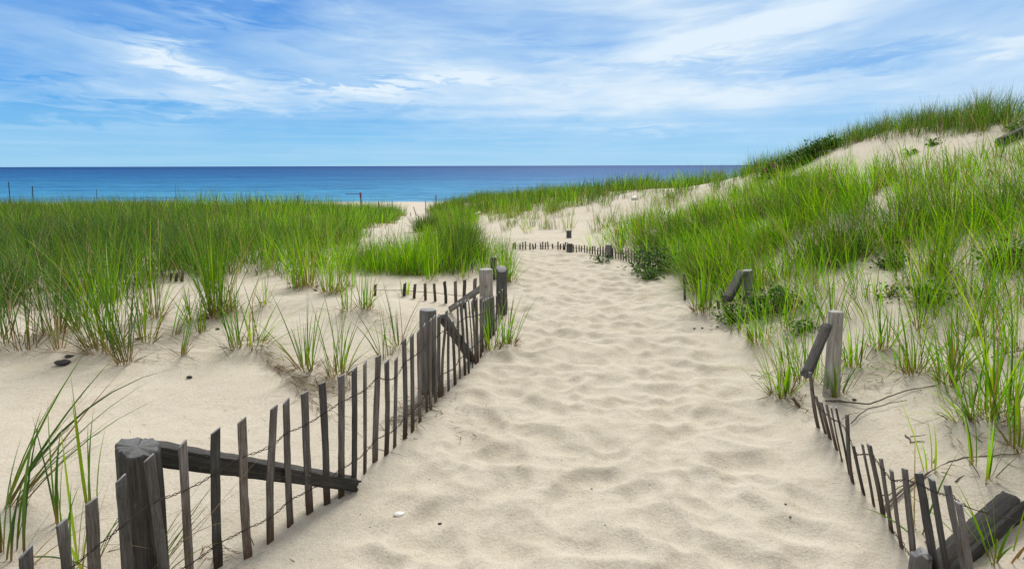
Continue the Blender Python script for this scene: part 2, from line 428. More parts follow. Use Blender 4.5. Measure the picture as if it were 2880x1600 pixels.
def build_ground():
    rows = [-9, -7, -5, -3.5, -2.5, -1.5, -.7, 0, .5, .9, 1.2]
    y = 1.4
    while y < 118:
        rows.append(y)
        y += (.0027 if y < 13 else .010) * (y + 2.6)
    rows = np.array(rows)
    s = np.concatenate([np.arange(-1.5, -.3, .011), np.arange(-.3, .42, .0023), np.arange(.42, 1.5, .009)])
    X = s[None] * (np.maximum(rows, -4)[:, None] + 6.0); Y = np.repeat(rows[:, None], len(s), 1)
    Z = H(X.ravel(), Y.ravel()).reshape(X.shape)
    mk = trodden(X, Y)
    fp = footprints(X.ravel(), Y.ravel()).reshape(X.shape)
    Z = Z + fp * mk
    xs, ys = X.ravel(), Y.ravel()
    rough = (.010 * fbm(xs * 3.1, ys * 3.1, 41, 3) + .006 * fbm(xs * 9, ys * 9, 43, 2)).reshape(X.shape)
    Z = Z + rough * (1 - mk) * np.interp(Y, [2, 20], [1, .3])
    for (mx, my, mr) in MOUNDS:
        i0, i1 = np.searchsorted(rows, (my - 1.6, my + 1.6))
        sx, sy = X[i0:i1] - mx, Y[i0:i1] - my
        Z[i0:i1] += (.014 + .12 * min(mr, .14)) * np.exp(-(sx ** 2 + sy ** 2) / (.09 + mr) ** 2) - .012 * np.exp(-((sx - .12) ** 2 + (sy + .25) ** 2) / .04)
    V = np.stack([X, Y, Z], -1).reshape(-1, 3)
    nr, nc = X.shape
    i = (np.arange(nr - 1)[:, None] * nc + np.arange(nc - 1)[None]).ravel()
    q = np.stack([i, i + 1, i + nc + 1, i + nc], -1)
    me = raw_mesh('sand_ground', V, q)
    mm, g = mat('sand')
    tc = g.node('ShaderNodeNewGeometry'); p = tc.outputs['Position']
    n1 = g.noise(p, 1.3, 5, .6); n2 = g.noise(p, 230, 3, .8); n3 = g.noise(p, 60, 4, .7); n4 = g.noise(p, 7, 4, .6)
    c = g.mix(n1, (.525, .48, .395), (.64, .60, .52))
    c = g.mix(g.math('MULTIPLY', g.ramp(n4, [(.35, (0, 0, 0)), (.7, (1, 1, 1))]), .5), c, (.53, .475, .38))
    grain = g.ramp(n2, [(.30, (.55, .53, .50)), (.5, (1, 1, 1)), (.72, (1.2, 1.19, 1.16))])
    c = g.mix(.85, c, grain, 'MULTIPLY')
    g3 = g.ramp(n3, [(.28, (.80, .78, .75)), (.5, (1, 1, 1)), (.8, (1.06, 1.06, 1.06))])
    c = g.mix(.8, c, g3, 'MULTIPLY')
    vor = g.node('ShaderNodeTexVoronoi', ins={'Vector': p, 'Scale': 15.0})
    spk = g.math('LESS_THAN', vor.outputs['Distance'], .06)
    vs = g.node('ShaderNodeSeparateColor', ins={0: vor.outputs['Color']})
    spk = g.math('MULTIPLY', spk, g.math('GREATER_THAN', vs.outputs[0], .80))
    c = g.mix(spk, c, (.11, .09, .075))
    hgt = g.math('ADD', g.math('MULTIPLY', n2, .35), g.math('ADD', g.math('MULTIPLY', n3, .9), g.math('MULTIPLY', n4, 1.5)))
    stn = g.ramp(g.noise(g.mapping(p, (.9, 2.6, 1), (0, 0, .5)), 1.6, 6, .68, .8), [(.52, (1, 1, 1)), (.70, (.84, .82, .79))])
    c = g.mix(.8, c, stn, 'MULTIPLY')
    bump = g.node('ShaderNodeBump', ins={'Strength': .6, 'Distance': .014, 'Height': hgt})
    b = g.node('ShaderNodeBsdfPrincipled', ins={'Base Color': c, 'Roughness': .95, 'Specular IOR Level': .15, 'Normal': bump.outputs[0]})
    g.node('ShaderNodeOutputMaterial', ins={'Surface': b.outputs[0]})
    o = link('sand_ground', me, mm, smooth=True)
    tag(o, kind='structure', label='pale beige beach sand of the trodden path, dunes and beach')


def build_sea():
    ys = np.concatenate([np.linspace(70, 160, 60), np.geomspace(165, 40000, 70)])
    s = np.linspace(-1.6, 1.6, 60)
    X = s[None] * (ys[:, None] + 60); Y = np.repeat(ys[:, None], len(s), 1)
    V = np.stack([X, Y, np.full_like(X, SEA_Z)], -1).reshape(-1, 3)
    nr, nc = X.shape
    i = (np.arange(nr - 1)[:, None] * nc + np.arange(nc - 1)[None]).ravel()
    me = raw_mesh('sea', V, np.stack([i, i + 1, i + nc + 1, i + nc], -1))
    mm, g = mat('sea_water')
    tc = g.node('ShaderNodeNewGeometry'); p = tc.outputs['Position']
    sp_ = g.node('ShaderNodeSeparateXYZ', ins={0: p}); y = sp_.outputs[1]
    yl = g.math('LOGARITHM', g.math('MAXIMUM', y, 80.0), 10.0)
    big = g.noise(g.mapping(p, (.004, .016, 1)), 1.0, 5, .6)
    yl = g.math('ADD', yl, g.math('MULTIPLY', g.math('SUBTRACT', big, .5), .35))
    f = g.math('DIVIDE', g.math('SUBTRACT', yl, 1.93), 1.35, clamp=True)
    c = g.ramp(f, [(0, (.060, .262, .46)), (.14, (.036, .205, .41)), (.45, (.014, .115, .31)), (1, (.007, .062, .22))])
    w1 = g.noise(g.mapping(p, (.22, .62, 1)), 1.0, 5, .62, .3); w2 = g.noise(g.mapping(p, (.03, .10, 1)), 1.0, 5, .65, .2)
    w3 = g.noise(g.mapping(p, (.006, .03, 1)), 1.0, 6, .7, .2)
    h = g.math('ADD', g.math('MULTIPLY', w1, .45), g.math('ADD', g.math('MULTIPLY', w2, 2.0), g.math('MULTIPLY', w3, 6.0)))
    sepw = g.math('ADD', g.math('MULTIPLY', w1, .5), g.math('ADD', g.math('MULTIPLY', w2, .3), g.math('MULTIPLY', w3, .2)))
    c = g.mix(1.0, c, g.ramp(sepw, [(.41, (.50, .58, .68)), (.5, (1, 1, 1)), (.59, (1.5, 1.36, 1.24))]), 'MULTIPLY')  # light and dark sides of the ripples painted into the water colour
    # breaking line at the shore
    fo = g.noise(g.mapping(p, (.05, .35, 1)), 1.0, 5, .65)
    near = g.math('SUBTRACT', 1.0, g.math('DIVIDE', g.math('SUBTRACT', y, 88.0), 26.0), clamp=True)
    foam = g.ramp(g.math('MULTIPLY', fo, near), [(.40, (0, 0, 0)), (.52, (1, 1, 1))])
    c = g.mix(g.math('MULTIPLY', foam, .35), c, (.5, .55, .57))
    bump = g.node('ShaderNodeBump', ins={'Strength': .9, 'Distance': .8, 'Height': h})
    b = g.node('ShaderNodeBsdfPrincipled', ins={'Base Color': c, 'Roughness': .55, 'IOR': 1.33, 'Specular IOR Level': .05, 'Normal': bump.outputs[0]})
    g.node('ShaderNodeOutputMaterial', ins={'Surface': b.outputs[0]})
    o = link('sea', me, mm)
    tag(o, kind='structure', label='deep blue calm sea reaching to the horizon')


build_ground()
build_sea()

# ---------------------------------------------------------------- wood
def wood(name, lo, hi, tintv=(1, 1, 1), bump=.6, streak=46.0, damp=False, silver=(.36, .37, .385)):
    mm, g = mat(name)
    tc = g.node('ShaderNodeTexCoord'); oi = g.node('ShaderNodeObjectInfo')
    rnd = oi.outputs['Random']
    p = g.node('ShaderNodeVectorMath', operation='ADD', ins={0: tc.outputs['Object'], 1: g.comb(g.math('MULTIPLY', rnd, 37.0), g.math('MULTIPLY', rnd, 11.0), g.math('MULTIPLY', rnd, 23.0))}).outputs[0]
    gr = g.noise(g.mapping(p, (1, 1, .06)), streak * 3, 6, .7, .6)
    fine = g.noise(g.mapping(p, (1, 1, .12)), streak * 9, 4, .7)
    blot = g.noise(g.mapping(p, (1, 1, .5)), 9, 4, .6)
    mx = g.math('ADD', g.math('MULTIPLY', gr, .62), g.math('ADD', g.math('MULTIPLY', fine, .2), g.math('MULTIPLY', blot, .3)))
    mid = tuple((a * .6 + b * .4) * k for a, b, k in zip(lo, hi, (1.06, .97, .88)))
    c = g.ramp(mx, [(.36, lo), (.55, mid), (.74, hi)])
    val = g.math('ADD', .42, g.math('MULTIPLY', rnd, .75))
    hs = g.node('ShaderNodeHueSaturation', ins={'Value': val, 'Saturation': g.math('ADD', .3, g.math('MULTIPLY', rnd, 1.7 if damp else .4)), 'Color': c})
    c = hs.outputs[0]
    lich = g.ramp(g.noise(p, 34, 4, .7), [(.64, (0, 0, 0)), (.73, (1, 1, 1))])
    c = g.mix(g.math('MULTIPLY', lich, .35), c, (.30, .31, .30))
    vt = g.node('ShaderNodeVectorTransform', vector_type='NORMAL', convert_from='WORLD', convert_to='OBJECT', ins={0: g.node('ShaderNodeNewGeometry').outputs['True Normal']})
    nz = g.math('ABSOLUTE', g.node('ShaderNodeSeparateXYZ', ins={0: vt.outputs[0]}).outputs[2])
    if damp:            # brown stain where the lath has stood in wet sand
        oz = g.node('ShaderNodeSeparateXYZ', ins={0: tc.outputs['Object']}).outputs[2]
        st = g.math('SUBTRACT', .17, g.math('ADD', oz, g.math('MULTIPLY', g.math('SUBTRACT', blot, .5), .3)))
        c = g.mix(g.math('MULTIPLY', st, 7.0, clamp=True), c, g.mix(1.0, c, (.62, .46, .33), 'MULTIPLY'))
    endg = g.math('MULTIPLY', g.math('SUBTRACT', nz, .55), 3.0, clamp=True)      # silvered end grain, with the sky highlight on cut tops painted in
    c = g.mix(g.math('MULTIPLY', endg, g.math('ADD', .25, g.math('MULTIPLY', gr, .8)), clamp=True), c, silver)
    bp = g.node('ShaderNodeBump', ins={'Strength': bump, 'Distance': .004, 'Height': g.math('ADD', gr, g.math('MULTIPLY', fine, .4))})
    b = g.node('ShaderNodeBsdfPrincipled', ins={'Base Color': c, 'Roughness': .85, 'Specular IOR Level': .3, 'Normal': bp.outputs[0]})
    g.node('ShaderNodeOutputMaterial', ins={'Surface': b.outputs[0]})
    return mm


M_SLAT = wood('weathered_lath', (.020, .018, .017), (.24, .24, .248), damp=True)
M_POST = wood('grey_post_wood', (.03, .028, .026), (.34, .34, .335), streak=30)
M_DARKPOST = wood('dark_post_wood', (.008, .008, .008), (.135, .128, .118), streak=26, silver=(.17, .18, .19))
M_PALE = wood('pale_post_wood', (.09, .086, .08), (.52, .515, .50), streak=26)


def simple(name, color, rough=.6, metal=0.0, var=.25, scale=60):
    mm, g = mat(name)
    tc = g.node('ShaderNodeTexCoord')
    n = g.noise(tc.outputs['Object'], scale, 4, .6)
    c = g.mix(n, tuple(v * (1 - var) for v in color), tuple(v * (1 + var) for v in color))
    b = g.node('ShaderNodeBsdfPrincipled', ins={'Base Color': c, 'Roughness': rough, 'Metallic': metal})
    g.node('ShaderNodeOutputMaterial', ins={'Surface': b.outputs[0]})
    return mm


M_WIRE = simple('rusty_wire', (.035, .022, .016), .75, .3)
M_ROOT = simple('grey_root', (.10, .082, .068), .9, 0, .5, 120)
M_STONE = simple('dark_stone', (.035, .032, .032), .7, 0, .4, 200)
M_SHELL = simple('white_shell', (.68, .67, .64), .5, 0, .15, 150)
M_WHITE = simple('white_plastic', (.72, .74, .74), .5, 0, .1, 12)
M_NET = simple('blue_green_net', (.03, .07, .085), .8, 0, .6, 14)
M_RED = simple('red_paint', (.16, .01, .04), .5)
M_DARK = simple('dark_steel', (.025, .028, .035), .6, .3)
M_PINK = simple('pink_petal', (.55, .06, .30), .6, 0, .2)


def frame(origin, zaxis, xhint):
    z = Vector(zaxis).normalized(); x = Vector(xhint) - z * z.dot(Vector(xhint)); x.normalize(); y = z.cross(x)
    mtx = Matrix.Identity(4)
    for i in range(3):
        mtx[i][0] = x[i]; mtx[i][1] = y[i]; mtx[i][2] = z[i]; mtx[i][3] = origin[i]
    return mtx


def ring_mesh(name, rings, cap=True):
    """rings: (n, k, 3) closed cross sections, capped with a small raised fan"""
    n, k, _ = rings.shape
    V = rings.reshape(-1, 3); q = []; t = []
    for i in range(n - 1):
        for j in range(k):
            a = i * k + j; b = i * k + (j + 1) % k
            q.append((a, b, b + k, a + k))
    V = np.concatenate([V, rings[0].mean(0)[None], rings[-1].mean(0)[None]])
    c0, c1 = n * k, n * k + 1
    for j in range(k):
        t.append((c0, (j + 1) % k, j)); t.append((c1, (n - 1) * k + j, (n - 1) * k + (j + 1) % k))
    return raw_mesh(name, V, q, t)


def slat_mesh(L, w, th, seed, kink=0.0, coarse=False, slant=None):
    r = np.random.default_rng(seed)
    n = 4 if coarse else 12
    zs = np.linspace(-.12, L, n)
    rings = []
    sl = r.uniform(.1, .55) if slant is None else slant
    bow = r.normal(0, .004); bow2 = r.normal(0, .004)
    ww = w * r.uniform(.88, 1.1)
    prof = [(-.5, -.42), (-.42, -.5), (.42, -.5), (.5, -.42), (.5, .42), (.42, .5), (-.42, .5), (-.5, .42)]
    for i, z in enumerate(zs):
        f = (z + .12) / (L + .12)
        s1 = ww * (1 + r.normal(0, .03)); dx = bow * math.sin(f * math.pi) + kink * max(0, f - .55) * 1.2 + r.normal(0, .0007)
        dy = bow2 * math.sin(f * math.pi * 1.3)
        tw = 1.0
        ring = [(px * s1 * tw + dx, py * th + dy, z + (px * sl * ww if i == n - 1 else 0)) for px, py in prof]
        rings.append(ring)
    return ring_mesh('slat', np.array(rings))


def post_mesh(L, rad, seed, taper=.95, cracks=3, rough=.06, top_slant=0.0, flare=0.0, n=16, k=30, crown=.0, cdmax=.30):
    r = np.random.default_rng(seed)
    zs = np.concatenate([np.linspace(-.25, L - .012, n), [L - .004, L]])
    th = np.linspace(0, 2 * math.pi, k, endpoint=False)
    ca = r.uniform(0, 2 * math.pi, cracks); cw = r.uniform(.07, .18, cracks); cdp = r.uniform(.3, 1, cracks) * cdmax
    ph = r.uniform(0, 50)
    rings = []
    for i, z in enumerate(zs):
        f = np.clip(z / L, 0, 1)
        rr = rad * (1 + flare * (1 - f) ** 2) * (taper + (1 - taper) * (1 - f))
        rv = 1 + rough * 2 * (fbm(np.cos(th) * 1.2 + ph, np.sin(th) * 1.2 + z * 1.5, seed, 3)) + rough * .6 * fbm(th * 3.0 + ph, np.full(k, z * .8), seed + 5, 2)
        for a, w_, d_ in zip(ca, cw, cdp):
            da = np.angle(np.exp(1j * (th - a - .12 * math.sin(z * 5 + a))))
            rv = rv - d_ * np.exp(-(da / w_) ** 2) * (.35 + .65 * f)
        if i >= len(zs) - 2: rv = rv * (.985 if i == len(zs) - 2 else .93)
        x = rr * rv * np.cos(th); y = rr * rv * np.sin(th)
        zz = z + (top_slant * x if f > .9 else 0)
        if i >= len(zs) - 2: zz = zz + crown * fbm(x * 30 + ph, y * 30, seed + 9, 3)
        rings.append(np.stack([x, y, np.broadcast_to(zz, x.shape)], -1))
    return ring_mesh('post', np.array(rings))


def beam_mesh(L, w, h, seed, n=18, rough=.05, taper_end=1.0, splinter=.25):
    r = np.random.default_rng(seed)
    base = []
    for sx, sy in ((-1, -1), (1, -1), (1, 1), (-1, 1)):
        base += [(sx * .5, sy * .36), (sx * .36, sy * .5)] if sx * sy > 0 else [(sx * .36, sy * .5), (sx * .5, sy * .36)]
    # extra points on the long faces so that the grain has depth
    pts = []
    for i in range(8):
        a = np.array(base[i]); b = np.array(base[(i + 1) % 8]); pts += [a, a * .66 + b * .34, a * .33 + b * .67]
    pts = np.array(pts); k = len(pts)
    zs = np.linspace(0, L, n); rings = []
    groove = 1 + .10 * r.normal(0, 1, k)
    for i, z in enumerate(zs):
        f = z / L; s = 1 + (taper_end - 1) * f
        jit = groove * (1 + rough * r.normal(0, .5, k) + rough * fbm(np.arange(k) * .7 + seed, np.full(k, z * 3), seed, 2))
        x = pts[:, 0] * w * s * jit; y = pts[:, 1] * h * s * jit
        zz = np.full(k, z)
        if i in (0, n - 1): zz = zz + splinter * w * r.normal(0, .35, k) * (1 if i else -1)
        rings.append(np.stack([x, y, zz], -1))
    return ring_mesh('beam', np.array(rings))


def beam_between(name, P, Q, w, h, seed, material, parent, xhint=(0, 0, 1), **kw):
    P = np.array(P, float); Q = np.array(Q, float); L = np.linalg.norm(Q - P)
    return link(name, beam_mesh(L, w, h, seed, **kw), material, parent, frame(P, Q - P, xhint))


def tube_mesh(name, pts, rad, k=6, tip=1.0):
    pts = np.asarray(pts, float); n = len(pts)
    tan = np.gradient(pts, axis=0); tan /= np.linalg.norm(tan, axis=1)[:, None] + 1e-9
    ref = np.array([.13, .21, .97]); a = np.cross(tan, ref); a /= np.linalg.norm(a, axis=1)[:, None] + 1e-9; b = np.cross(tan, a)
    th = np.linspace(0, 2 * math.pi, k, endpoint=False)
    rad = np.asarray(rad) * np.ones(n) if np.ndim(rad) else rad * np.linspace(1, tip, n)
    rings = pts[:, None] + rad[:, None, None] * (np.cos(th)[None, :, None] * a[:, None] + np.sin(th)[None, :, None] * b[:, None])
    return ring_mesh(name, rings)


def merge_meshes(name, parts):
    V = []; q = []; t = []; off = 0
    for me in parts:
        n = len(me.vertices); co = np.empty(n * 3, np.float32); me.vertices.foreach_get('co', co); V.append(co.reshape(-1, 3))
        for p in me.polygons:
            vs = [v + off for v in p.vertices]
            (q if len(vs) == 4 else t).append(vs)
        off += n; bpy.data.meshes.remove(me)
    return raw_mesh(name, np.concatenate(V), q or None, t or None)


def wire_strands(keys, twist=True, amp=.0042, rad=.0016, seed=0):
    """two strands twisted between the slats and parted round each slat"""
    r = np.random.default_rng(seed)
    keys = np.asarray(keys, float)
    seg = np.linalg.norm(np.diff(keys, axis=0), axis=1); s = np.concatenate([[0], np.cumsum(seg)])
    m_ = max(8, int(s[-1] / .012)); ss = np.linspace(0, s[-1], m_)
    P = np.stack([np.interp(ss, s, keys[:, i]) for i in range(3)], -1)
    sag = np.interp(ss, s, np.arange(len(s)))
    ker = np.ones(5) / 5
    for i in range(3):
        P[2:-2, i] = np.convolve(P[:, i], ker, 'valid')
    P[:, 2] += .003 * vnoise(ss * 9, ss * 0 + seed, 3) - .004 * np.abs(np.sin(sag * math.pi))
    tan = np.gradient(P, axis=0); tan /= np.linalg.norm(tan, axis=1)[:, None] + 1e-9
    nrm = np.cross(tan, [0, 0, 1]); nrm /= np.linalg.norm(nrm, axis=1)[:, None] + 1e-9
    fr = sag - np.floor(sag); at = np.exp(-(np.minimum(fr, 1 - fr) / .2) ** 2)
    ph = sag * 2 * math.pi * 2
    out = []
    for sg in (0, math.pi):
        o1 = np.cos(ph + sg) * amp; o2 = np.sin(ph + sg) * amp * (1 - at)
        o1 = o1 * (1 - at) + (1 if sg == 0 else -1) * .0075 * at
        out.append(tube_mesh('wire', P + nrm * o1[:, None] + np.array([0, 0, 1]) * o2[:, None], rad, 5))
    return merge_meshes('wire', out)


def base_top(bt):
    b, tp = bt[0], bt[1]
    if b[0] == 'w':
        B = np.array([b[1], b[2], H(b[1], b[2])[0]])
    else:
        B = hit(*b)
    T = px_at(tp[0], tp[1], B[1])
    return B, T


def make_fence(name, label, spec, wires, coarse=False, group=None, w=.036, th=.008, seed=0, kinks={}, wmat=M_WIRE):
    BT = [base_top(s) for s in spec]
    root = empty(name, BT[len(BT) // 2][0]); root_loc = np.array(root.location)
    tag(root, label, 'fence', group)
    for i, (B, T) in enumerate(BT):
        j0, j1 = max(0, i - 1), min(len(BT) - 1, i + 1)
        tan = BT[j1][0] - BT[j0][0]; tan[2] = 0
        L = np.linalg.norm(T - B)
        me = slat_mesh(L, w, th, seed * 100 + i, kinks.get(i, 0.0), coarse)
        rr = np.random.default_rng(seed * 991 + i).normal(0, .12)
        c, s_ = math.cos(rr), math.sin(rr); tan = np.array([tan[0] * c - tan[1] * s_, tan[0] * s_ + tan[1] * c, 0])
        link('slat', me, M_SLAT, root, frame(B - root_loc, T - B, tan))
    for (i0, i1, f0, f1) in wires:
        keys = []
        for i in range(i0, i1 + 1):
            B, T = BT[i]; f = f0 + (f1 - f0) * (i - i0) / max(1, i1 - i0)
            f += np.random.default_rng(seed * 77 + i).normal(0, .012)
            keys.append(B + (T - B) * f - root_loc)
        if coarse:
            me = tube_mesh('wire', keys, .0035, 4)
        else:
            me = wire_strands(keys, seed=seed + i0)
        link('wire', me, wmat, root)
    return root, BT


def add_post(root, name, u_base, v_base, u_top, v_top, rad, seed, material, Y=None, label=None, **kw):
    """a post standing where the photo shows it; root None makes it a thing of its own"""
    B = hit(u_base, v_base) if Y is None else px_at(u_base, v_base, Y)
    if Y is not None: B[2] = H(B[0], B[1])[0]
    T = px_at(u_top, v_top, B[1])
    me = post_mesh(np.linalg.norm(T - B), rad, seed, **kw)
    ro = np.array(root.location) if root is not None else 0
    o = link(name, me, material, root, frame(B - ro, T - B, (math.cos(seed), math.sin(seed), 0)), smooth=False)
    if label: o['label'] = label
    return o, B, T


# --- left fence, along the left edge of the path
def near_slat(Y, tp, du):
    T = px_at(tp[0], tp[1], Y); return (('w', float(T[0]) + du, Y), tp)


LS = [near_slat(1.425, (-40, 1620), -.02), near_slat(1.52, (70, 1550), -.02), near_slat(1.62, (171, 1467), -.025), near_slat(1.71, (256, 1407), -.03), near_slat(1.81, (340, 1345), -.03), near_slat(1.90, (423, 1282), .0),
      near_slat(2.0, (512, 1247), -.025), ((617, 1597), (606, 1211)), ((699, 1566), (677, 1180)), ((759, 1523), (753, 1152)), ((819, 1478), (802, 1127)), ((873, 1445), (856, 1104)), ((918, 1418), (907, 1077)),
      ((959, 1395), (960, 1056)), ((994, 1368), (998, 1037)), ((1026, 1330), (1028, 1019)), ((1056, 1300), (1063, 1000)), ((1084, 1283), (1090, 1016)), ((1110, 1260), (1114, 1008)), ((1137, 1237), (1137, 956)),
      ((1160, 1216), (1158, 943)), ((1182, 1190), (1176, 930)), ((1201, 1163), (1193, 914)), ((1214, 1155), (1209, 899)), ((1224, 1132), (1222, 891)), ((1237, 1115), (1235, 889)), ((1247, 1113), (1249, 876)),
      ((1263, 1098), (1261, 893)), ((1280, 1083), (1274, 905)), ((1294, 1067), (1287, 855)), ((1307, 1058), (1297, 851)), ((1318, 1054), (1309, 847)), ((1328, 1035), (1320, 843)), ((1337, 1025), (1329, 845)),
      ((1344, 1016), (1339, 840)), ((1352, 1004), (1352, 838)), ((1360, 992), (1359, 846)), ((1367, 980), (1367, 842)), ((1374, 966), (1375, 840)), ((1381, 954), (1382, 836)), ((1388, 943), (1389, 834)),
      ((1395, 930), (1396, 830)), ((1403, 915), (1404, 822)), ((1411, 900), (1412, 815)), ((1418, 886), (1419, 808)), ((1424, 870), (1424, 790))]
NL = len(LS)
froot, LBT = make_fence('picket_fence', 'weathered grey picket fence with rusty wire along the left edge of the sand path', LS,
                        [(0, 16, .66, .80), (16, NL - 1, .80, .72), (5, 18, .20, .22), (18, NL - 1, .22, .35)], seed=1, kinks={9: .06, 26: .05, 5: -.02})
o, B, T = add_post(froot, 'post', 410, 1600, 384, 1256, .074, 3, M_DARKPOST, Y=2.04, label='broad split post with splintered top', cracks=8, rough=.08, top_slant=.28, crown=.018, k=60, n=26, cdmax=.22)
ro = np.array(froot.location)
P0 = px_at(452, 1278, 2.12) - ro; Q0 = hit(1000, 1374) - ro + np.array([.0, 0, .02])
beam_between('rail', P0 + (P0 - Q0) * .06, Q0, .07, .10, 5, M_DARKPOST, froot, n=26, rough=.06, taper_end=.74)['label'] = 'dark squared rail sloping down to the sand'
o, B, T = add_post(froot, 'post', 1203, 1120, 1203, 870, .058, 6, M_POST, Y=3.98, cracks=4, rough=.07, k=40)
P0 = px_at(1243, 890, 3.98) - ro; Q0 = px_at(1335, 1022, 4.75) - ro
beam_between('rail', P0, Q0, .035, .058, 9, M_DARKPOST, froot, n=16)
o, B, T = add_post(froot, 'post', 1370, 940, 1367, 757, .062, 12, M_PALE, Y=5.35, label='thick pale split post', cracks=4, rough=.06, k=40)
P0 = px_at(1368, 800, 5.3) - ro; Q0 = px_at(1266, 870, 5.9) - ro
beam_between('brace', P0, Q0, .05, .03, 13, M_PALE, froot, n=12, rough=.03)
o, B, T = add_post(froot, 'post', 1410, 890, 1411, 756, .056, 14, M_POST, Y=6.1, top_slant=.5, cracks=3, rough=.08)

# --- the second row turning away to the left behind it
BS = [((481, 792), (481, 768)), ((497, 793), (498, 767)), ((513, 793), (513, 766)), ((1055, 832), (1056, 800)), ((1138, 834), (1138, 797)), ((1166, 836), (1167, 799)), ((1196, 842), (1196, 797)), ((1222, 847), (1222, 797)), ((1251, 853), (1251, 791)),
      ((1281, 859), (1281, 791)), ((1307, 866), (1307, 787)), ((1336, 872), (1336, 783))]
make_fence('picket_fence', 'row of half buried grey pickets running left across the sand from the pale split post', BS[3:], [(0, 8, .5, .42)], seed=2, coarse=False)
make_fence('picket_fence', 'three stub pickets showing among the tall grass at far left', BS[:3], [(0, 2, .6, .6)], seed=3, coarse=True)

# --- right fence, near run
RS = [((2204, 1060), (2199, 988)), ((2246, 1142), (2230, 1117)), ((2306, 1203), (2275, 1048)), ((2322, 1220), (2294, 1113)), ((2334, 1235), (2309, 1130)), ((2353, 1261), (2322, 1138)), ((2369, 1293), (2336, 1145)), ((2386, 1329), (2353, 1145)),
      ((2405, 1358), (2377, 1166)), ((2429, 1389), (2399, 1252)), ((2455, 1419), (2427, 1248)), ((2480, 1451), (2448, 1249)), ((2506, 1493), (2478, 1289)), ((2538, 1541), (2505, 1321)), ((2568, 1597), (2547, 1317)),
      (('w', 1.545, 2.02), (2580, 1331)), (('w', 1.535, 1.93), (2620, 1346)), (('w', 1.53, 1.83), (2667, 1363)), (('w', 1.52, 1.75), (2692, 1413))]
groot, RBT = make_fence('picket_fence', 'low leaning picket fence with slack wire along the right edge of the sand path', RS,
                        [(2, 17, .72, .93), (12, 17, .06, .10)], seed=4)
ro = np.array(groot.location)
P0 = px_at(2600, 1640, 2.04) - ro; Q0 = px_at(2850, 1414, 2.30) - ro
beam_between('rail', P0, Q0, .085, .092, 21, M_DARKPOST, groot, n=26, rough=.05)['label'] = 'thick dark rail leaning up to the right'
Pw = RBT[17][0] + (RBT[17][1] - RBT[17][0]) * .93 - ro
link('wire', wire_strands([Pw, Pw * .5 + (Q0 + P0) * .25 + np.array([0.03, .0, .045]), P0 * .1 + Q0 * .9 + np.array([0, -.07, .0])], seed=31), M_WIRE, groot)
add_post(groot, 'post', 2587, 1595, 2592, 1552, .036, 23, M_PALE, Y=2.03, crown=.03, label='pale broken post stub')

# --- right fence, middle run half lost in grass
MS = [((2106, 954), (2100, 918)), ((2112, 962), (2105, 926)), ((2080, 925), (2072, 880)), ((2062, 905), (2054, 850)), ((2045, 877), (2033, 802)), ((2036, 868), (2028, 815)), ((2022, 868), (2019, 845)), ((2000, 864), (1997, 799)), ((1987, 862), (1984, 802)), ((1974, 858), (1971, 790)),
      ((1925, 844), (1924, 770))]
MS = [MS[i] for i in (1, 0, 2, 3, 4, 5, 6, 7, 8, 9, 10)]
make_fence('picket_fence', 'dark broken pickets half lost in grass and leaves along the path, before the bend', MS, [(2, 9, .45, .5)], seed=5, coarse=True)

# --- far run round the bend
FS = []
for u in range(1443, 1600, 7):
    k = random.random()
    if k < .14: continue
    FS.append(((u + random.uniform(-1, 1), 701 + (u - 1443) * .02), (u + random.uniform(-2, 2), 684 - (5 if k > .5 else -3) * random.random())))
for u in np.arange(1606, 1720, 7.5):
    FS.append(((u, np.interp(u, [1600, 1668, 1712], [706, 717, 722])), (u + random.uniform(-1, 1), np.interp(u, [1600, 1720], [690, 696]) + random.uniform(-3, 3))))
for u in np.arange(1724, 1860, 7.5):
    FS.append(((u, np.interp(u, [1720, 1796, 1850], [724, 743, 765])), (u - random.uniform(0, 3), np.interp(u, [1720, 1850], [694, 712]) + random.uniform(-4, 4))))
fr_root, FBT = make_fence('picket_fence', 'far run of small dark pickets buried to their tips where the sand path bends left', FS, [(0, len(FS) - 1, .5, .6)], seed=6, coarse=True, w=.024)
add_post(fr_root, 'post', 1602, 708, 1602, 685, .055, 41, M_POST, k=14, n=6)
add_post(fr_root, 'post', 1712, 724, 1712, 688, .06, 42, M_POST, k=14, n=6)
PS = []
for i, u in enumerate(np.arange(1700, 1885, 7.0)):
    if random.random() < .3: continue
    v = np.interp(u, [1700, 1800, 1885], [641, 622, 600]); PS.append(((u, v), (u + random.uniform(-1, 2), v - random.uniform(6, 11))))
make_fence('picket_fence', 'faint line of buried picket tips climbing the far sandy slope', PS, [], seed=8, coarse=True)

# --- single posts with their braces on the right slope
def slope_post(label, ub, vb, ut, vt, rad, seed, brace=None, material=M_PALE, Y=None, **kw):
    B = hit(ub, vb)
    root = empty('fence_post', B); tag(root, label, 'post', 'braced posts on the right slope')
    add_post(root, 'post', ub, vb, ut, vt, rad, seed, material, **kw)
    if brace:
        (u0, v0), (u1, v1), w, dY = brace
        P = px_at(u0, v0, B[1] - .03) - B; Q = px_at(u1, v1, B[1] + dY) - B
        beam_between('brace', P, Q, w, w * .6, seed + 50, M_DARKPOST, root, n=12, rough=.04, xhint=(1, 0, 0))


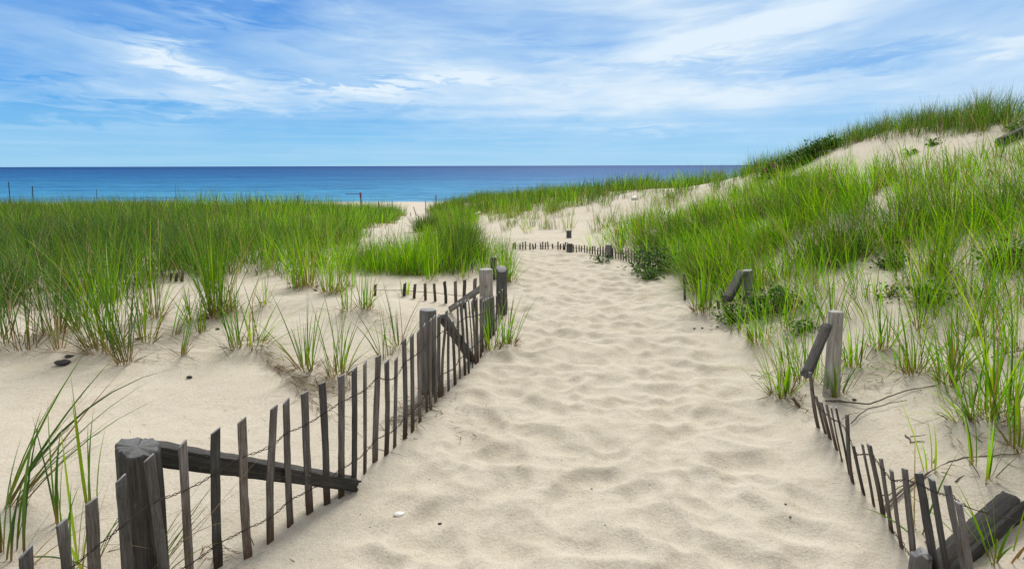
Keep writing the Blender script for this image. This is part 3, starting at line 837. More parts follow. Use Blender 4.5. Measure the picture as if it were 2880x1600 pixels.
slope_post('tall pale post with a dark leaning brace, nearest post in the right grass', 2337, 1113, 2351, 876, .042, 61, ((2326, 916), (2268, 1055), .055, -.35), flare=.25, cracks=2, rough=.07)
slope_post('mid sized grey post with a short brace among leafy vines right of the path', 2108, 850, 2101, 760, .055, 62, ((2086, 766), (2044, 842), .075, -.5), material=M_POST)
slope_post('post top just showing in dense grass up the right slope', 2003, 726, 2006, 687, .05, 63, ((1996, 690), (1965, 735), .09, -.4), material=M_POST)


def lone_post(name, label, ub, vb, ut, vt, rad, seed, material, Y=None, group=None, k=16, **kw):
    o, B, T = add_post(None, name, ub, vb, ut, vt, rad, seed, material, Y=Y, k=k, n=6, **kw)
    tag(o, label, 'post', group); return o


lone_post('wooden_post', 'dark stump of a post in the sand behind the far pickets', 1600, 669, 1600, 648, .055, 71, M_POST)
lone_post('wooden_post', 'dark narrow post in the grass just behind the pale split post', 1388, 780, 1388, 724, .04, 72, M_DARKPOST, Y=8.0)
lone_post('marker_pole', 'thin grey pole sticking up from left dune grass beside the beach gap', 1065, 612, 1065, 566, .045, 73, M_POST, Y=42)
lone_post('marker_pole', 'slim pole against the beach left of the gap', 1103, 596, 1103, 565, .035, 74, M_POST, Y=56)
lone_post('marker_pole', 'slim pole against the beach just right of the gap', 1197, 596, 1197, 565, .035, 75, M_POST, Y=54)
lone_post('marker_pole', 'taller grey pole in the grass of the dune right of the beach gap', 1226, 601, 1226, 548, .04, 76, M_POST, Y=41)
lone_post('marker_pole', 'leaning thin pole on the beach beyond the gap', 1171, 597, 1163, 582, .03, 77, M_DARKPOST, Y=50)
lone_post('marker_pole', 'tiny short pole in the middle of the gap', 1155, 610, 1155, 597, .025, 78, M_DARKPOST, Y=47)
lone_post('marker_pole', 'tall thin dark pole rising from the grass at the left edge', 27, 575, 24, 512, .018, 79, M_DARKPOST, Y=25)
lone_post('marker_pole', 'second thin pole rising from the grass near the left edge', 91, 575, 91, 524, .018, 80, M_DARKPOST, Y=27)
lone_post('marker_pole', 'faint thin stake on the grass horizon in the left meadow', 271, 570, 271, 533, .011, 81, M_DARKPOST, Y=30)
lone_post('marker_pole', 'short dark stake on the grass horizon, right half of the left meadow', 837, 576, 837, 551, .05, 82, M_DARKPOST, Y=38)
# pole with a red head on the beach
B = px_at(1016, 590, 62); B[2] = H(B[0], B[1])[0]
T = px_at(1016, 548, B[1]); rt = empty('warning_pole', B); tag(rt, 'dark pole with a small red head and thin crossbar, on the beach', 'pole')
Lp = T[2] - B[2]
link('pole', post_mesh(Lp, .055, 83, k=12, n=5), M_DARK, rt)
link('pole_head', post_mesh(.24, .10, 84, k=12, n=4), M_RED, rt, Matrix.Translation((0, 0, Lp - .03)))
link('crossbar', tube_mesh('crossbar', [(-1.5, 0, Lp + .08), (0, 0, Lp + .08)], .03, 6), M_DARK, rt)

# ---------------------------------------------------------------- grass
def grass_material():
    mm, g = mat('beach_grass')
    at = g.node('ShaderNodeAttribute', attribute_name='tint')
    c = at.outputs['Color']
    d = g.node('ShaderNodeBsdfPrincipled', ins={'Base Color': c, 'Roughness': .5, 'Specular IOR Level': .25})
    tc = g.node('ShaderNodeHueSaturation', ins={'Hue': .49, 'Saturation': 1.08, 'Value': 1.9, 'Color': c})
    t = g.node('ShaderNodeBsdfTranslucent', ins={'Color': tc.outputs[0]})
    mx = g.node('ShaderNodeMixShader', ins={0: .36, 1: d.outputs[0], 2: t.outputs[0]})
    g.node('ShaderNodeOutputMaterial', ins={'Surface': mx.outputs[0]})
    return mm


M_GRASS = grass_material()
BROWN = np.array([.22, .115, .040])


class Blades:
    def __init__(s): s.V = []; s.C = []; s.q = []; s.t = []; s.n = 0
    def add(s, base, az, L, th0, bend, w, col, S=4, browning=.22, r=RNG, tipcol=None):
        N = len(base)
        if N == 0: return
        t = np.linspace(0, 1, S + 1)
        tm = (t[1:] + t[:-1]) / 2
        th = th0[:, None] + bend[:, None] * tm[None] ** 1.5
        dr = np.sin(th) * (L / S)[:, None]; dz = np.cos(th) * (L / S)[:, None]
        rr = np.concatenate([np.zeros((N, 1)), np.cumsum(dr, 1)], 1); zz = np.concatenate([np.zeros((N, 1)), np.cumsum(dz, 1)], 1)
        ca, sa = np.cos(az), np.sin(az)
        P = np.stack([base[:, 0, None] + rr * ca[:, None], base[:, 1, None] + rr * sa[:, None], base[:, 2, None] + zz], -1)
        tw = az + math.pi / 2 + r.uniform(-1.0, 1.0, N)
        wv = np.stack([np.cos(tw), np.sin(tw), r.normal(0, .15, N)], -1)
        prof = np.minimum(.62 + t * 1.6, 1.0) * (1 - t ** 2.2)
        wd = w[:, None] * prof[None] * .5
        Lf = P[:, :S] - wv[:, None] * wd[:, :S, None]; Rg = P[:, :S] + wv[:, None] * wd[:, :S, None]
        V = np.empty((N, 2 * S + 1, 3)); V[:, 0:2 * S:2] = Lf; V[:, 1:2 * S:2] = Rg; V[:, 2 * S] = P[:, S]
        o = s.n + np.arange(N)[:, None] * (2 * S + 1)
        for k in range(S - 1):
            s.q.append(np.concatenate([o + 2 * k, o + 2 * k + 1, o + 2 * k + 3, o + 2 * k + 2], 1))
        s.t.append(np.concatenate([o + 2 * S - 2, o + 2 * S - 1, o + 2 * S], 1))
        bf = np.clip(1 - t / browning, 0, 1)[None, :, None] * r.uniform(.5, 1.0, N)[:, None, None]
        cc = col[:, None] * (1 - bf) + BROWN[None, None] * r.uniform(.5, 1.4, N)[:, None, None] * bf
        tf = np.clip((t - .78) / .22, 0, 1)[None, :, None] * (r.random(N) < .35)[:, None, None] * .6
        cc = cc * (1 - tf) + np.array([.30, .27, .08]) * tf
        C = np.empty((N, 2 * S + 1, 3)); C[:, 0:2 * S:2] = cc[:, :S]; C[:, 1:2 * S:2] = cc[:, :S]; C[:, 2 * S] = cc[:, S]
        s.V.append(V.reshape(-1, 3)); s.C.append(C.reshape(-1, 3)); s.n += N * (2 * S + 1)
    def mesh(s, name):
        return raw_mesh(name, np.concatenate(s.V), np.concatenate(s.q) if s.q else None, np.concatenate(s.t), np.concatenate(s.C))


def pick(pal, n, r, straw=.06):
    straw = straw * 1.2
    c = pal[r.integers(0, len(pal), n)] * r.uniform(.8, 1.2, n)[:, None]
    k = r.random(n) < straw
    c[k] = STRAW[r.integers(0, len(STRAW), k.sum())] * r.uniform(.7, 1.1, k.sum())[:, None]
    return c


def tuft(bl, centre, n, L, rad, spread, lean, w, pal, r, S=6, straw=.07, bend=.55, browning=.2, dead=.15):
    rr = rad * np.sqrt(r.random(n)); a = r.uniform(0, 2 * math.pi, n)
    base = np.stack([centre[0] + rr * np.cos(a), centre[1] + rr * np.sin(a), np.full(n, centre[2] - .02)], -1)
    th = np.abs(r.normal(0, spread, n)) * (.35 + .8 * rr / rad); aa = a + r.normal(0, .6, n)
    hx = np.sin(th) * np.cos(aa) + lean[0]; hy = np.sin(th) * np.sin(aa) + lean[1]
    az = np.arctan2(hy, hx); th0 = np.arcsin(np.clip(np.hypot(hx, hy), 0, .97))
    LL = L * np.clip(r.normal(.82, .2, n), .3, 1.2)
    bd = np.abs(r.normal(bend, .3, n)) * (.3 + th0)
    bl.add(base, az, LL, th0, bd, w * r.uniform(.6, 1.2, n), pick(pal, n, r, straw), S, browning * 1.5, r)
    nd = int(n * dead)
    if nd:      # short dead brown leaves round the foot
        a = r.uniform(0, 2 * math.pi, nd)
        base = np.stack([centre[0] + rad * .9 * np.cos(a), centre[1] + rad * .9 * np.sin(a), np.full(nd, centre[2] - .01)], -1)
        bl.add(base, a + r.normal(0, .4, nd), L * r.uniform(.10, .34, nd), r.uniform(.5, 1.3, nd), r.uniform(.1, .9, nd), w * r.uniform(.5, 1., nd),
               STRAW[r.integers(0, 4, nd)] * r.uniform(.2, .75, nd)[:, None], 4, .2, r)


def tuft_thing(label, u, v, h_px, n, rad=.07, spread=.30, lean=(0, 0), pal=GREENS, w=.0062, seed=0, group=None, straw=.08, bend=.55, dead=.2, pos=None):
    r = np.random.default_rng(seed + 500)
    P = hit(u, v) if pos is None else np.array(pos)
    q = (P - CAM) @ FWD
    L = h_px / F * q * 1.2; w = max(w, q * .0011)
    bl = Blades(); tuft(bl, (0, 0, 0), n, L, rad, spread, lean, w, pal, r, 7, straw, bend, .2, dead)
    o = link('grass_tuft', bl.mesh('grass_tuft'), M_GRASS)
    o.location = P + np.array([0, 0, .016 if h_px < 400 and v < 1380 else 0])
    tag(o, label, 'grass tuft', group)
    return o


for i, (lab, u, v, h, n, rad, spr, lean, pal) in enumerate(TUFTS):
    near_ = v > 1380
    if u > 1440 and n > 12: n, spr = int(n * 1.25), spr * 1.3
    tuft_thing(lab, u, v, h, n, rad, spr, lean, pal, w=.0125 if near_ and u < 1440 else .0095 if n < 40 else .0085, seed=i, group=GL if u < 1440 else GRT, dead=.05 if near_ or n > 300 else .9)
# two long blades that hang across the near pickets
for k, (lab, u, v, L, lean, n) in enumerate([('long green blades arching right across the nearest pickets', 405, 1640, 400, (.50, .16), 15),
                                             ('dry straw blades lying across the nearest pickets', 40, 1640, 380, (.62, .22), 5)]):
    tuft_thing(lab, u, v, L, n, .05, .20, lean, GREENS if k == 0 else STRAW, w=.0095 if k == 0 else .006, seed=300 + k, group=GL, dead=0, bend=.5)


def poly_in(u, v, poly):
    c = np.zeros(u.shape, bool); n = len(poly); j = n - 1
    for i in range(n):
        (x0, y0), (x1, y1) = poly[i], poly[j]
        k = ((y0 > v) != (y1 > v)) & (u < (x1 - x0) * (v - y0) / (y1 - y0 + 1e-9) + x0); c ^= k; j = i
    return c


def scatter(x0, x1, y0, y1, per_m2, r):
    n = int((x1 - x0) * (y1 - y0) * per_m2)
    x = r.uniform(x0, x1, n); y = r.uniform(y0, y1, n); z = H(x, y)
    P = np.stack([x, y, z], -1); u, v, q = project(P)
    return P, u, v


def mass(bl, P, r, nb, L, rad, spread, lean, w, pal, S, straw=.06, bend=.5, browning=.2, Lvar=.2):
    """many clumps at once"""
    N = len(P)
    if N == 0: return
    cl = np.repeat(np.arange(N), nb); n = len(cl)
    Lc = (L if np.ndim(L) else np.full(N, L)) * np.clip(r.normal(1, .16, N), .6, 1.4)
    rr = rad * np.sqrt(r.random(n)); a = r.uniform(0, 2 * math.pi, n)
    base = P[cl] + np.stack([rr * np.cos(a), rr * np.sin(a), np.full(n, -.03)], -1)
    th = np.abs(r.normal(0, spread, n)); aa = a + r.normal(0, .7, n)
    lc = np.array(lean)[None] * r.uniform(.2, 1.7, N)[:, None] + r.normal(0, .13, (N, 2))
    hx = np.sin(th) * np.cos(aa) + lc[cl, 0]; hy = np.sin(th) * np.sin(aa) + lc[cl, 1]
    az = np.arctan2(hy, hx); th0 = np.arcsin(np.clip(np.hypot(hx, hy), 0, .97))
    LL = Lc[cl] * np.clip(r.normal(.85, Lvar, n), .3, 1.25)
    tone = np.clip(r.normal(1, .3, N), .4, 1.7)
    col = pick(pal, n, r, straw) * tone[cl][:, None]
    bl.add(base, az, LL, th0, np.abs(r.normal(bend, .3, n)) * (.35 + th0), w * r.uniform(.6, 1.25, n), col, S, browning, r)


def stuff_grass(name, label, bl):
    o = link(name, bl.mesh(name), M_GRASS); tag(o, label, 'grass', kind='stuff')
    return o


# --- left meadow
r = np.random.default_rng(51)
BASELINE = np.array([(-3000, 960), (-400, 940), (0, 930), (120, 915), (200, 890), (330, 900), (430, 860), (520, 828), (620, 822), (720, 800), (830, 800), (950, 778), (1000, 765), (1010, 700)])
LEFT_FAR_EDGE = np.array([(560, -9.5), (14, -3.6)])


def left_mask(P, u, v):
    px = np.interp(P[:, 1], PATH[:, 1], PATH[:, 0])
    half = np.interp(P[:, 1], [6, 11, 14, 20, 46, 60], [1.3, 1.3, 1.15, 1.0, 1.0, 1.2])
    left = P[:, 0] < px - half
    base_v = np.interp(u, BASELINE[:, 0], BASELINE[:, 1])
    ok = left & (v < base_v + r.normal(0, 9, len(u))) & (P[:, 1] < 49)
    sand_gap = poly_in(u, v, [(990, 765), (985, 700), (1040, 664), (1300, 680), (1345, 690), (1000, 700)])
    return ok & ~sand_gap


bl = Blades()
P, u, v = scatter(-16, 0, 5.4, 13, 26, r)
k = left_mask(P, u, v); P, u, v = P[k], u[k], v[k]
dens = vnoise(P[:, 0] * .9, P[:, 1] * .9, 61) + .5
edge = np.clip((np.interp(u, BASELINE[:, 0], BASELINE[:, 1]) - v) / np.interp(u, [480, 620], [90, 38]), 0, 1) ** np.interp(u, [480, 620], [2.2, 1.0])
k = r.random(len(P)) < (.07 + .93 * edge) * (.35 + .9 * dens); P = P[k]; e = edge[k]
hump = (P[:, 0] > -2.9)
hn = .62 + .5 * np.clip(vnoise(P[:, 0] * .55 + 5, P[:, 1] * .55, 66) + .5, 0, 1)
lf = P[:, 0] < -4.2 + r.normal(0, .8, len(P))  # far left: darker palette paints in the darkening towards the frame edge
mass(bl, P[lf], r, 28, .74 * hn[lf], .10, .36, (.0, 0), .0085, np.concatenate([GREENS[:4], DEEP, DEEP]), 5, .06, bend=.85)
q_ = ~hump & ~lf
mass(bl, P[q_], r, 26, .74 * hn[q_], .10, .36, (.0, 0), .0085, GREENS, 5, .06, bend=.85)
mass(bl, P[hump], r, 26, .66 * hn[hump], .10, .36, (.03, 0), .0085, BRIGHT, 5, .05, bend=.85)
P, u, v = scatter(-34, 0, 13, 24, 7.5, r); k = left_mask(P, u, v); P = P[k]
dens = vnoise(P[:, 0] * .35, P[:, 1] * .35, 62) + .5; k = r.random(len(P)) < .4 + .9 * dens; P = P[k]; dens = dens[k]
dens = np.where(P[:, 0] < -9 + r.normal(0, 1.5, len(P)), dens * .5, dens)  # left part pushed into the darker mix, painted edge darkening again
mass(bl, P[dens < .55], r, 22, .72, .22, 0.35, (.0, 0), .011, np.concatenate([GREENS, DEEP]), 4, .05)
mass(bl, P[dens >= .55], r, 22, .74, .22, 0.35, (.0, 0), .011, BRIGHT, 4, .05)
P, u, v = scatter(-62, -4, 24, 49, 2.4, r); k = left_mask(P, u, v); P = P[k]
dens = vnoise(P[:, 0] * .2, P[:, 1] * .2, 63) + .5
near_gap = P[:, 0] > -14
mass(bl, P[~near_gap], r, 20, .72, .4, .26, (.0, 0), .022, np.concatenate([GREENS, DEEP]), 3, .04)
mass(bl, P[near_gap], r, 26, .98, .36, .30, (.0, 0), .022, np.concatenate([BRIGHT, DEEP]), 3, .04)
stuff_grass('meadow_grass', 'thick green beach grass meadow covering the ground left of the sand path', bl)

# --- dense clump beside the bend, left of the path
bl = Blades()
P, u, v = scatter(-3.6, .1, 7.2, 11.6, 60, r)
k = poly_in(u, v, [(960, 772), (985, 700), (1100, 690), (1330, 695), (1345, 740), (1338, 768), (1180, 776)]); P, u = P[k], u[k]
ymax = np.interp(u, [950, 1150, 1240, 1300, 1345], [9.2, 9.3, 10.2, 11.5, 11.0]) + .6 * r.random(len(P)); k = P[:, 1] < ymax; P, u = P[k], u[k]
Lb = np.interp(u, [950, 1100, 1220, 1290, 1345], [.50, .52, .60, .70, .52]); dk = u + r.normal(0, 22, len(u)) > 1225
mass(bl, P[~dk], r, 27, Lb[~dk], .12, .33, (.02, 0), .0072, BRIGHT, 5, .06)
mass(bl, P[dk], r, 22, Lb[dk], .12, .33, (.05, 0), .0074, np.concatenate([DEEP, GREENS]), 5, .05)
P, u, v = scatter(-.6, .4, 6.5, 11, 22, r); k = poly_in(u, v, [(1345, 700), (1420, 720), (1440, 800), (1395, 800), (1345, 770)]); mass(bl, P[k], r, 24, .5, .10, .3, (.05, 0), .007, BRIGHT, 5, .06)
stuff_grass('bank_grass', 'dense dark to bright grass bank behind the short picket row, left of the path bend', bl)

# --- dune right of the beach gap up to the far crest
bl = Blades()
P, u, v = scatter(-9, 14, 13, 48, 5.0, r)
px = np.interp(P[:, 1], PATH[:, 1], PATH[:, 0])
half = np.interp(P[:, 1], [12, 14, 20, 46, 60], [1.6, 1.5, 1.3, 1.15, 1.3])
okr = P[:, 0] > px + half
band = poly_in(u, v, [(1150, 640), (1180, 600), (1260, 570), (1600, 540), (2000, 495), (2150, 470), (2180, 500), (2000, 548), (1800, 575), (1600, 592), (1450, 600), (1330, 605), (1300, 640), (1200, 655)])
low = poly_in(u, v, [(1200, 655), (1330, 605), (1600, 592), (1800, 575), (1960, 550), (1900, 600), (1750, 655), (1640, 660), (1560, 650), (1440, 668), (1340, 690), (1340, 640)])
dn = vnoise(P[:, 0] * .8, P[:, 1] * .8, 71) + .5
behind = (P[:, 1] > 26) & okr & (P[:, 0] < 9)
k = (band | behind) & okr & (r.random(len(P)) < .35 + .8 * dn); Q = P[k]
far = Q[:, 1] > 24
mass(bl, Q[far], r, 24, .70, .30, .28, (.02, 0), .020, np.concatenate([GREENS, DEEP]), 3, .06)
mass(bl, Q[~far], r, 24, .56, .20, .30, (.02, 0), .012, np.concatenate([GREENS, DEEP]), 4, .10)
bright_k = k & (dn > .6); mass(bl, P[bright_k], r, 14, .66, .3, .3, (.02, 0), .015, BRIGHT, 4, .04)
k = low & okr & (r.random(len(P)) < np.clip((dn - .2) * 2.2, 0, 1) * .9); mass(bl, P[k], r, 15, .50, .12, .30, (.0, 0), .010, np.concatenate([GREENS, STRAW * .5 + BRIGHT[:4] * .5]), 4, .12)
near2 = poly_in(u, v, [(1185, 695), (1185, 640), (1270, 605), (1340, 605), (1350, 700)]) & okr
mass(bl, P[near2], r, 20, .55, .2, .32, (.02, 0), .012, BRIGHT, 4, .06)
P, u, v = scatter(-3, 3, 10.5, 20, 9, r); k = poly_in(u, v, [(1190, 700), (1190, 645), (1335, 640), (1345, 705)]); P = P[k]
mass(bl, P, r, 18, .42, .14, .34, (.02, 0), .010, np.concatenate([BRIGHT, GREENS]), 4, .06)
stuff_grass('dune_grass', 'beach grass along the far dune between the beach gap and the high dune', bl)

# --- crest of the high dune
bl = Blades()
CREST = np.array([(2100, 492, 18.2), (2180, 470, 17.2), (2260, 442, 16.2), (2350, 415, 15.), (2500, 384, 13.6), (2620, 376, 12.8), (2700, 365, 12.2), (2790, 352, 11.6), (2880, 350, 11.2), (3050, 345, 10.6), (3300, 340, 10)])
n = 900; uu = r.uniform(2080, 3300, n); YY = np.interp(uu, CREST[:, 0], CREST[:, 2]) + r.normal(.25, .55, n)
xx = (uu - W0 / 2) / F * YY * 1.0
P = np.stack([xx, YY, H(xx, YY)], -1); u_, v_, q_ = project(P)
k = ~((u_ > 2840) & (u_ < 2905) & (r.random(n) < .5)) ; P = P[k]; u_ = u_[k]
tall = (np.abs(u_ - 2790) < 60)
mass(bl, P[~tall], r, 15, .43, .09, .28, (-.02, 0), .0068, np.concatenate([DEEP, GREENS]), 4, .10, Lvar=.26)
mass(bl, P[tall], r, 20, .56, .09, .32, (.0, 0), .0068, np.concatenate([DEEP, GREENS]), 4, .12, Lvar=.26)
stuff_grass('crest_grass', 'dark fringe of grass along the crest of the high dune against the sky', bl)

# --- slope of the high dune
bl = Blades()
P, u, v = scatter(1.1, 15, 2.2, 16.5, 60, r)
dn = vnoise(P[:, 0] * .9 + 3, P[:, 1] * .9, 81) + .5; dn2 = vnoise(P[:, 0] * 2.6, P[:, 1] * 2.6, 82) + .5
R1 = poly_in(u, v, [(1800, 735), (1770, 700), (1860, 680), (1960, 655), (2080, 610), (2200, 545), (2320, 510), (2420, 545), (2480, 640), (2600, 610), (2880, 570), (3400, 560), (3400, 760), (2880, 745), (2760, 700), (2600, 725), (2400, 770), (2260, 750), (2120, 745), (2030, 800), (1985, 850), (1940, 800)])
R2 = poly_in(u, v, [(1990, 850), (2080, 780), (2400, 770), (2600, 740), (2880, 760), (3400, 780), (3400, 980), (2880, 930), (2500, 890), (2330, 980), (2240, 1040), (2120, 940)])
R3 = poly_in(u, v, [(2220, 540), (2300, 490), (2420, 450), (2560, 440), (2650, 470), (2880, 420), (3400, 420), (3400, 590), (2880, 600), (2600, 620), (2440, 570), (2320, 515)])
R4 = poly_in(u, v, [(1640, 700), (1760, 650), (1960, 600), (2200, 500), (2220, 540), (2080, 610), (1850, 690), (1780, 720)])
R5 = poly_in(u, v, [(2400, 900), (2880, 920), (3600, 980), (3600, 1400), (2880, 1300), (2560, 1080)])
R6 = poly_in(u, v, [(1930, 800), (2045, 905), (2115, 985), (2195, 1085), (2325, 1075), (2335, 900), (2250, 840), (2060, 780)])
p = np.zeros(len(P)); p[R1] = 1.0; p[R2] = .85; p[R3] = .52; p[R4] = .5; p[R5] = .12; p[R6] = 1.7
k = r.random(len(P)) < p * np.clip(.05 + 1.4 * dn, 0, 1.2) * np.where(R1, np.clip(.32 + 1.5 * dn2, 0, 1), np.clip(.3 + dn2, 0, 1.2)); P, u, v, R1k = P[k], u[k], v[k], R1[k]
nearP = P[:, 1] < 6.5
WIND = (-.34, .02)
for sel, w_, S_ in ((nearP, .0068, 6), (~nearP, .0095, 5)):
    a = sel & R1k
    dkk = vnoise(P[:, 0] * .7 + 9, P[:, 1] * .7, 85) > .14
    mass(bl, P[a & ~dkk], r, 21, .58, .10, .34, WIND, w_, BRIGHT, S_, .07)
    mass(bl, P[a & dkk], r, 26, .54, .10, .40, WIND, w_, np.concatenate([GREENS, DEEP]), S_, .08)
    mass(bl, P[sel & ~R1k], r, 13, .52, .07, .30, (-.2, 0), w_, BRIGHT, S_, .10, browning=.26)
stuff_grass('slope_grass', 'bright wind bent beach grass over the face of the high dune right of the path', bl)

# --- dead straw and runners lying on the sand
bl = Blades()
def litter(n, pu, pv, su, sv, L, w, slope_uv=0.0, az=None, pal=STRAW, dark=.6):
    n = int(n * 1.5); w = w * 1.9; dark = dark * .75
    us = r.normal(0, su, n); vs = r.normal(0, sv, n) + us * slope_uv
    for a, b in zip(us, vs):
        P = hit(pu + a, pv + b); P[2] += r.uniform(0.002, .03)
        an = r.uniform(0, 6.28) if az is None else r.normal(az, .35)
        bl.add(P[None], np.array([an]), np.array([L * r.uniform(.4, 1.2)]), np.array([r.uniform(1.25, 1.6)]), np.array([r.uniform(-.1, .35)]), np.array([w * r.uniform(.6, 1.2)]),
               (pal[r.integers(0, len(pal))] * r.uniform(dark * .6, dark * 1.4))[None], 4, .01, r)
litter(90, 1165, 1165, 34, 22, .13, .004, -.5)
litter(60, 1210, 1120, 30, 22, .10, .004, -.7)
litter(110, 790, 1040, 75, 14, .26, .0030, .85, az=-.75, dark=.4)
litter(60, 780, 1035, 70, 10, .30, .0022, .85, az=-.75, dark=1.3)
litter(70, 880, 1075, 60, 14, .16, .0035, .3, dark=.55)
litter(60, 250, 985, 150, 14, .22, .003, .05, dark=.6)
litter(70, 520, 960, 110, 26, .30, .0025, .05, az=3.0, dark=.35)
litter(26, 950, 1100, 90, 30, .12, .0035)
litter(30, 1020, 900, 60, 14, .2, .004, .3, dark=.45)
litter(14, 1300, 1190, 40, 30, .07, .0035)
litter(40, 2230, 1130, 40, 20, .12, .0035, .4, dark=.5)
litter(40, 2390, 1070, 70, 20, .14, .0035, 0, dark=.6)
litter(50, 2620, 1050, 120, 50, .12, .003, 0, dark=.7)
litter(26, 2780, 1230, 60, 50, .16, .003, 0, dark=.7)
litter(20, 640, 1575, 60, 18, .07, .003, 0, dark=.6)
litter(80, 2560, 640, 120, 30, .22, .004, 0, dark=.7)
litter(60, 330, 1120, 240, 70, .05, .0016, 0, dark=.8)
litter(30, 900, 1180, 200, 80, .05, .0016, 0, dark=.9)
litter(50, 2560, 1200, 160, 90, .06, .0016, 0, dark=.8)
litter(24, 1600, 1150, 260, 140, .04, .002, 0, dark=.8)
litter(40, 700, 860, 150, 20, .25, .003, 0, dark=.5)
stuff_grass('dry_straw', 'dry brown straw and dead blades scattered on the sand by fences and tufts', bl)['category'] = 'straw'

# ---------------------------------------------------------------- leafy plants
def leaf_material(name, c0, c1):
    mm, g = mat(name)
    at = g.node('ShaderNodeAttribute', attribute_name='tint')
    d = g.node('ShaderNodeBsdfPrincipled', ins={'Base Color': at.outputs['Color'], 'Roughness': .6, 'Specular IOR Level': .12})
    t = g.node('ShaderNodeBsdfTranslucent', ins={'Color': at.outputs['Color']})
    mx = g.node('ShaderNodeMixShader', ins={0: .3, 1: d.outputs[0], 2: t.outputs[0]})
    g.node('ShaderNodeOutputMaterial', ins={'Surface': mx.outputs[0]})
    return mm


M_LEAF = leaf_material('leaf', None, None)


def leaves_mesh(cent, size, r, pal):
    n = len(cent)
    a = r.uniform(0, 6.28, n); el = r.uniform(-.2, 1.1, n); s = size * r.uniform(.6, 1.25, n)
    d = np.stack([np.cos(a) * np.cos(el), np.sin(a) * np.cos(el), np.sin(el)], -1)
    sd_ = np.stack([-np.sin(a), np.cos(a), np.zeros(n)], -1); up = np.cross(d, sd_)
    V = np.empty((n, 7, 3)); fold = r.uniform(.1, .35, n)[:, None]
    V[:, 0] = cent; V[:, 1] = cent + d * s[:, None] * .5 + up * s[:, None] * -.06; V[:, 2] = cent + d * s[:, None]
    V[:, 3] = cent + (d * .28 + sd_ * .3) * s[:, None] + up * fold * s[:, None] * .4; V[:, 4] = cent + (d * .66 + sd_ * .26) * s[:, None] + up * fold * s[:, None] * .4
    V[:, 5] = cent + (d * .28 - sd_ * .3) * s[:, None] + up * fold * s[:, None] * .4; V[:, 6] = cent + (d * .66 - sd_ * .26) * s[:, None] + up * fold * s[:, None] * .4
    o = np.arange(n)[:, None] * 7
    q = np.concatenate([np.concatenate([o + 0, o + 1, o + 4, o + 3], 1), np.concatenate([o + 0, o + 5, o + 6, o + 1], 1)])
    t = np.concatenate([np.concatenate([o + 1, o + 2, o + 4], 1), np.concatenate([o + 1, o + 6, o + 2], 1)])
    c = pal[r.integers(0, len(pal), n)] * r.uniform(.7, 1.3, n)[:, None]
    return raw_mesh('foliage', V.reshape(-1, 3), q, t, np.repeat(c, 7, 0))


LEAFP = np.array([(.035, .115, .010), (.055, .150, .012), (.022, .075, .010), (.09, .20, .015)])
LEAFB = np.array([(.08, .20, .02), (.05, .14, .015), (.11, .22, .02)])


def shrub(name, label, cat, u, v, wpx, hpx, n, leaf, seed, pal=LEAFP, group=None, slope=0.0, flowers=0, depth=.7):
    r_ = np.random.default_rng(seed)
    P = hit(u, v); q = (P - CAM) @ FWD
    a, h = wpx / F * q * .5, hpx / F * q
    root = empty(name, P); tag(root, label, cat, group)
    m_ = max(5, int(n / 28)); tips = []; stems = []
    for i in range(m_):
        x = r_.uniform(-1, 1); y = r_.uniform(-1, 1) * depth
        g0 = np.array([x * a * .8, y * a * .8, 0]) * (1 if m_ > 20 else .02); w_ = P[:2] + g0[:2]; g0[2] = H(w_[0], w_[1])[0] - P[2] - .03
        top = np.array([x * a, y * a, g0[2] + h * (1 - .6 * x * x) * r_.uniform(.65, 1.05)])
        mid = (g0 + top) / 2 + r_.normal(0, .12 * h, 3)
        stems.append(tube_mesh('stem', np.array([g0, mid, top]), .0045, 4, .5)); tips.append((g0, mid, top))
    link('stem', merge_meshes('stem', stems), M_ROOT, root)
    k = r_.integers(0, m_, n); f = r_.uniform(.12, 1.0, n)
    g0 = np.array([tips[i][0] for i in k]); md = np.array([tips[i][1] for i in k]); tp = np.array([tips[i][2] for i in k])
    f = f[:, None]; c = g0 * (1 - f) ** 2 + 2 * md * f * (1 - f) + tp * f * f + r_.normal(0, .045 + .10 * h, (n, 3)) * np.array([1, 1, .7])
    link('foliage', leaves_mesh(c, leaf, r_, pal), M_LEAF, root)
    for i in range(flowers):
        t_ = tips[r_.integers(0, m_)][2] + r_.normal(0, .05, 3) + np.array([0, -.12, .04])
        pt = []
        for j in range(5):
            an = j * 1.2566 + .3; d_ = np.array([math.cos(an), -.35, math.sin(an)])
            e_ = np.array([-math.sin(an), 0, math.cos(an)])
            pt.append(np.array([t_, t_ + d_ * .028 + e_ * .02, t_ + d_ * .052 + np.array([0, -.008, 0]), t_ + d_ * .028 - e_ * .02]))
        V = np.concatenate(pt); link('flower', raw_mesh('flower', V, np.arange(20).reshape(5, 4)), M_PINK, root)
    return root


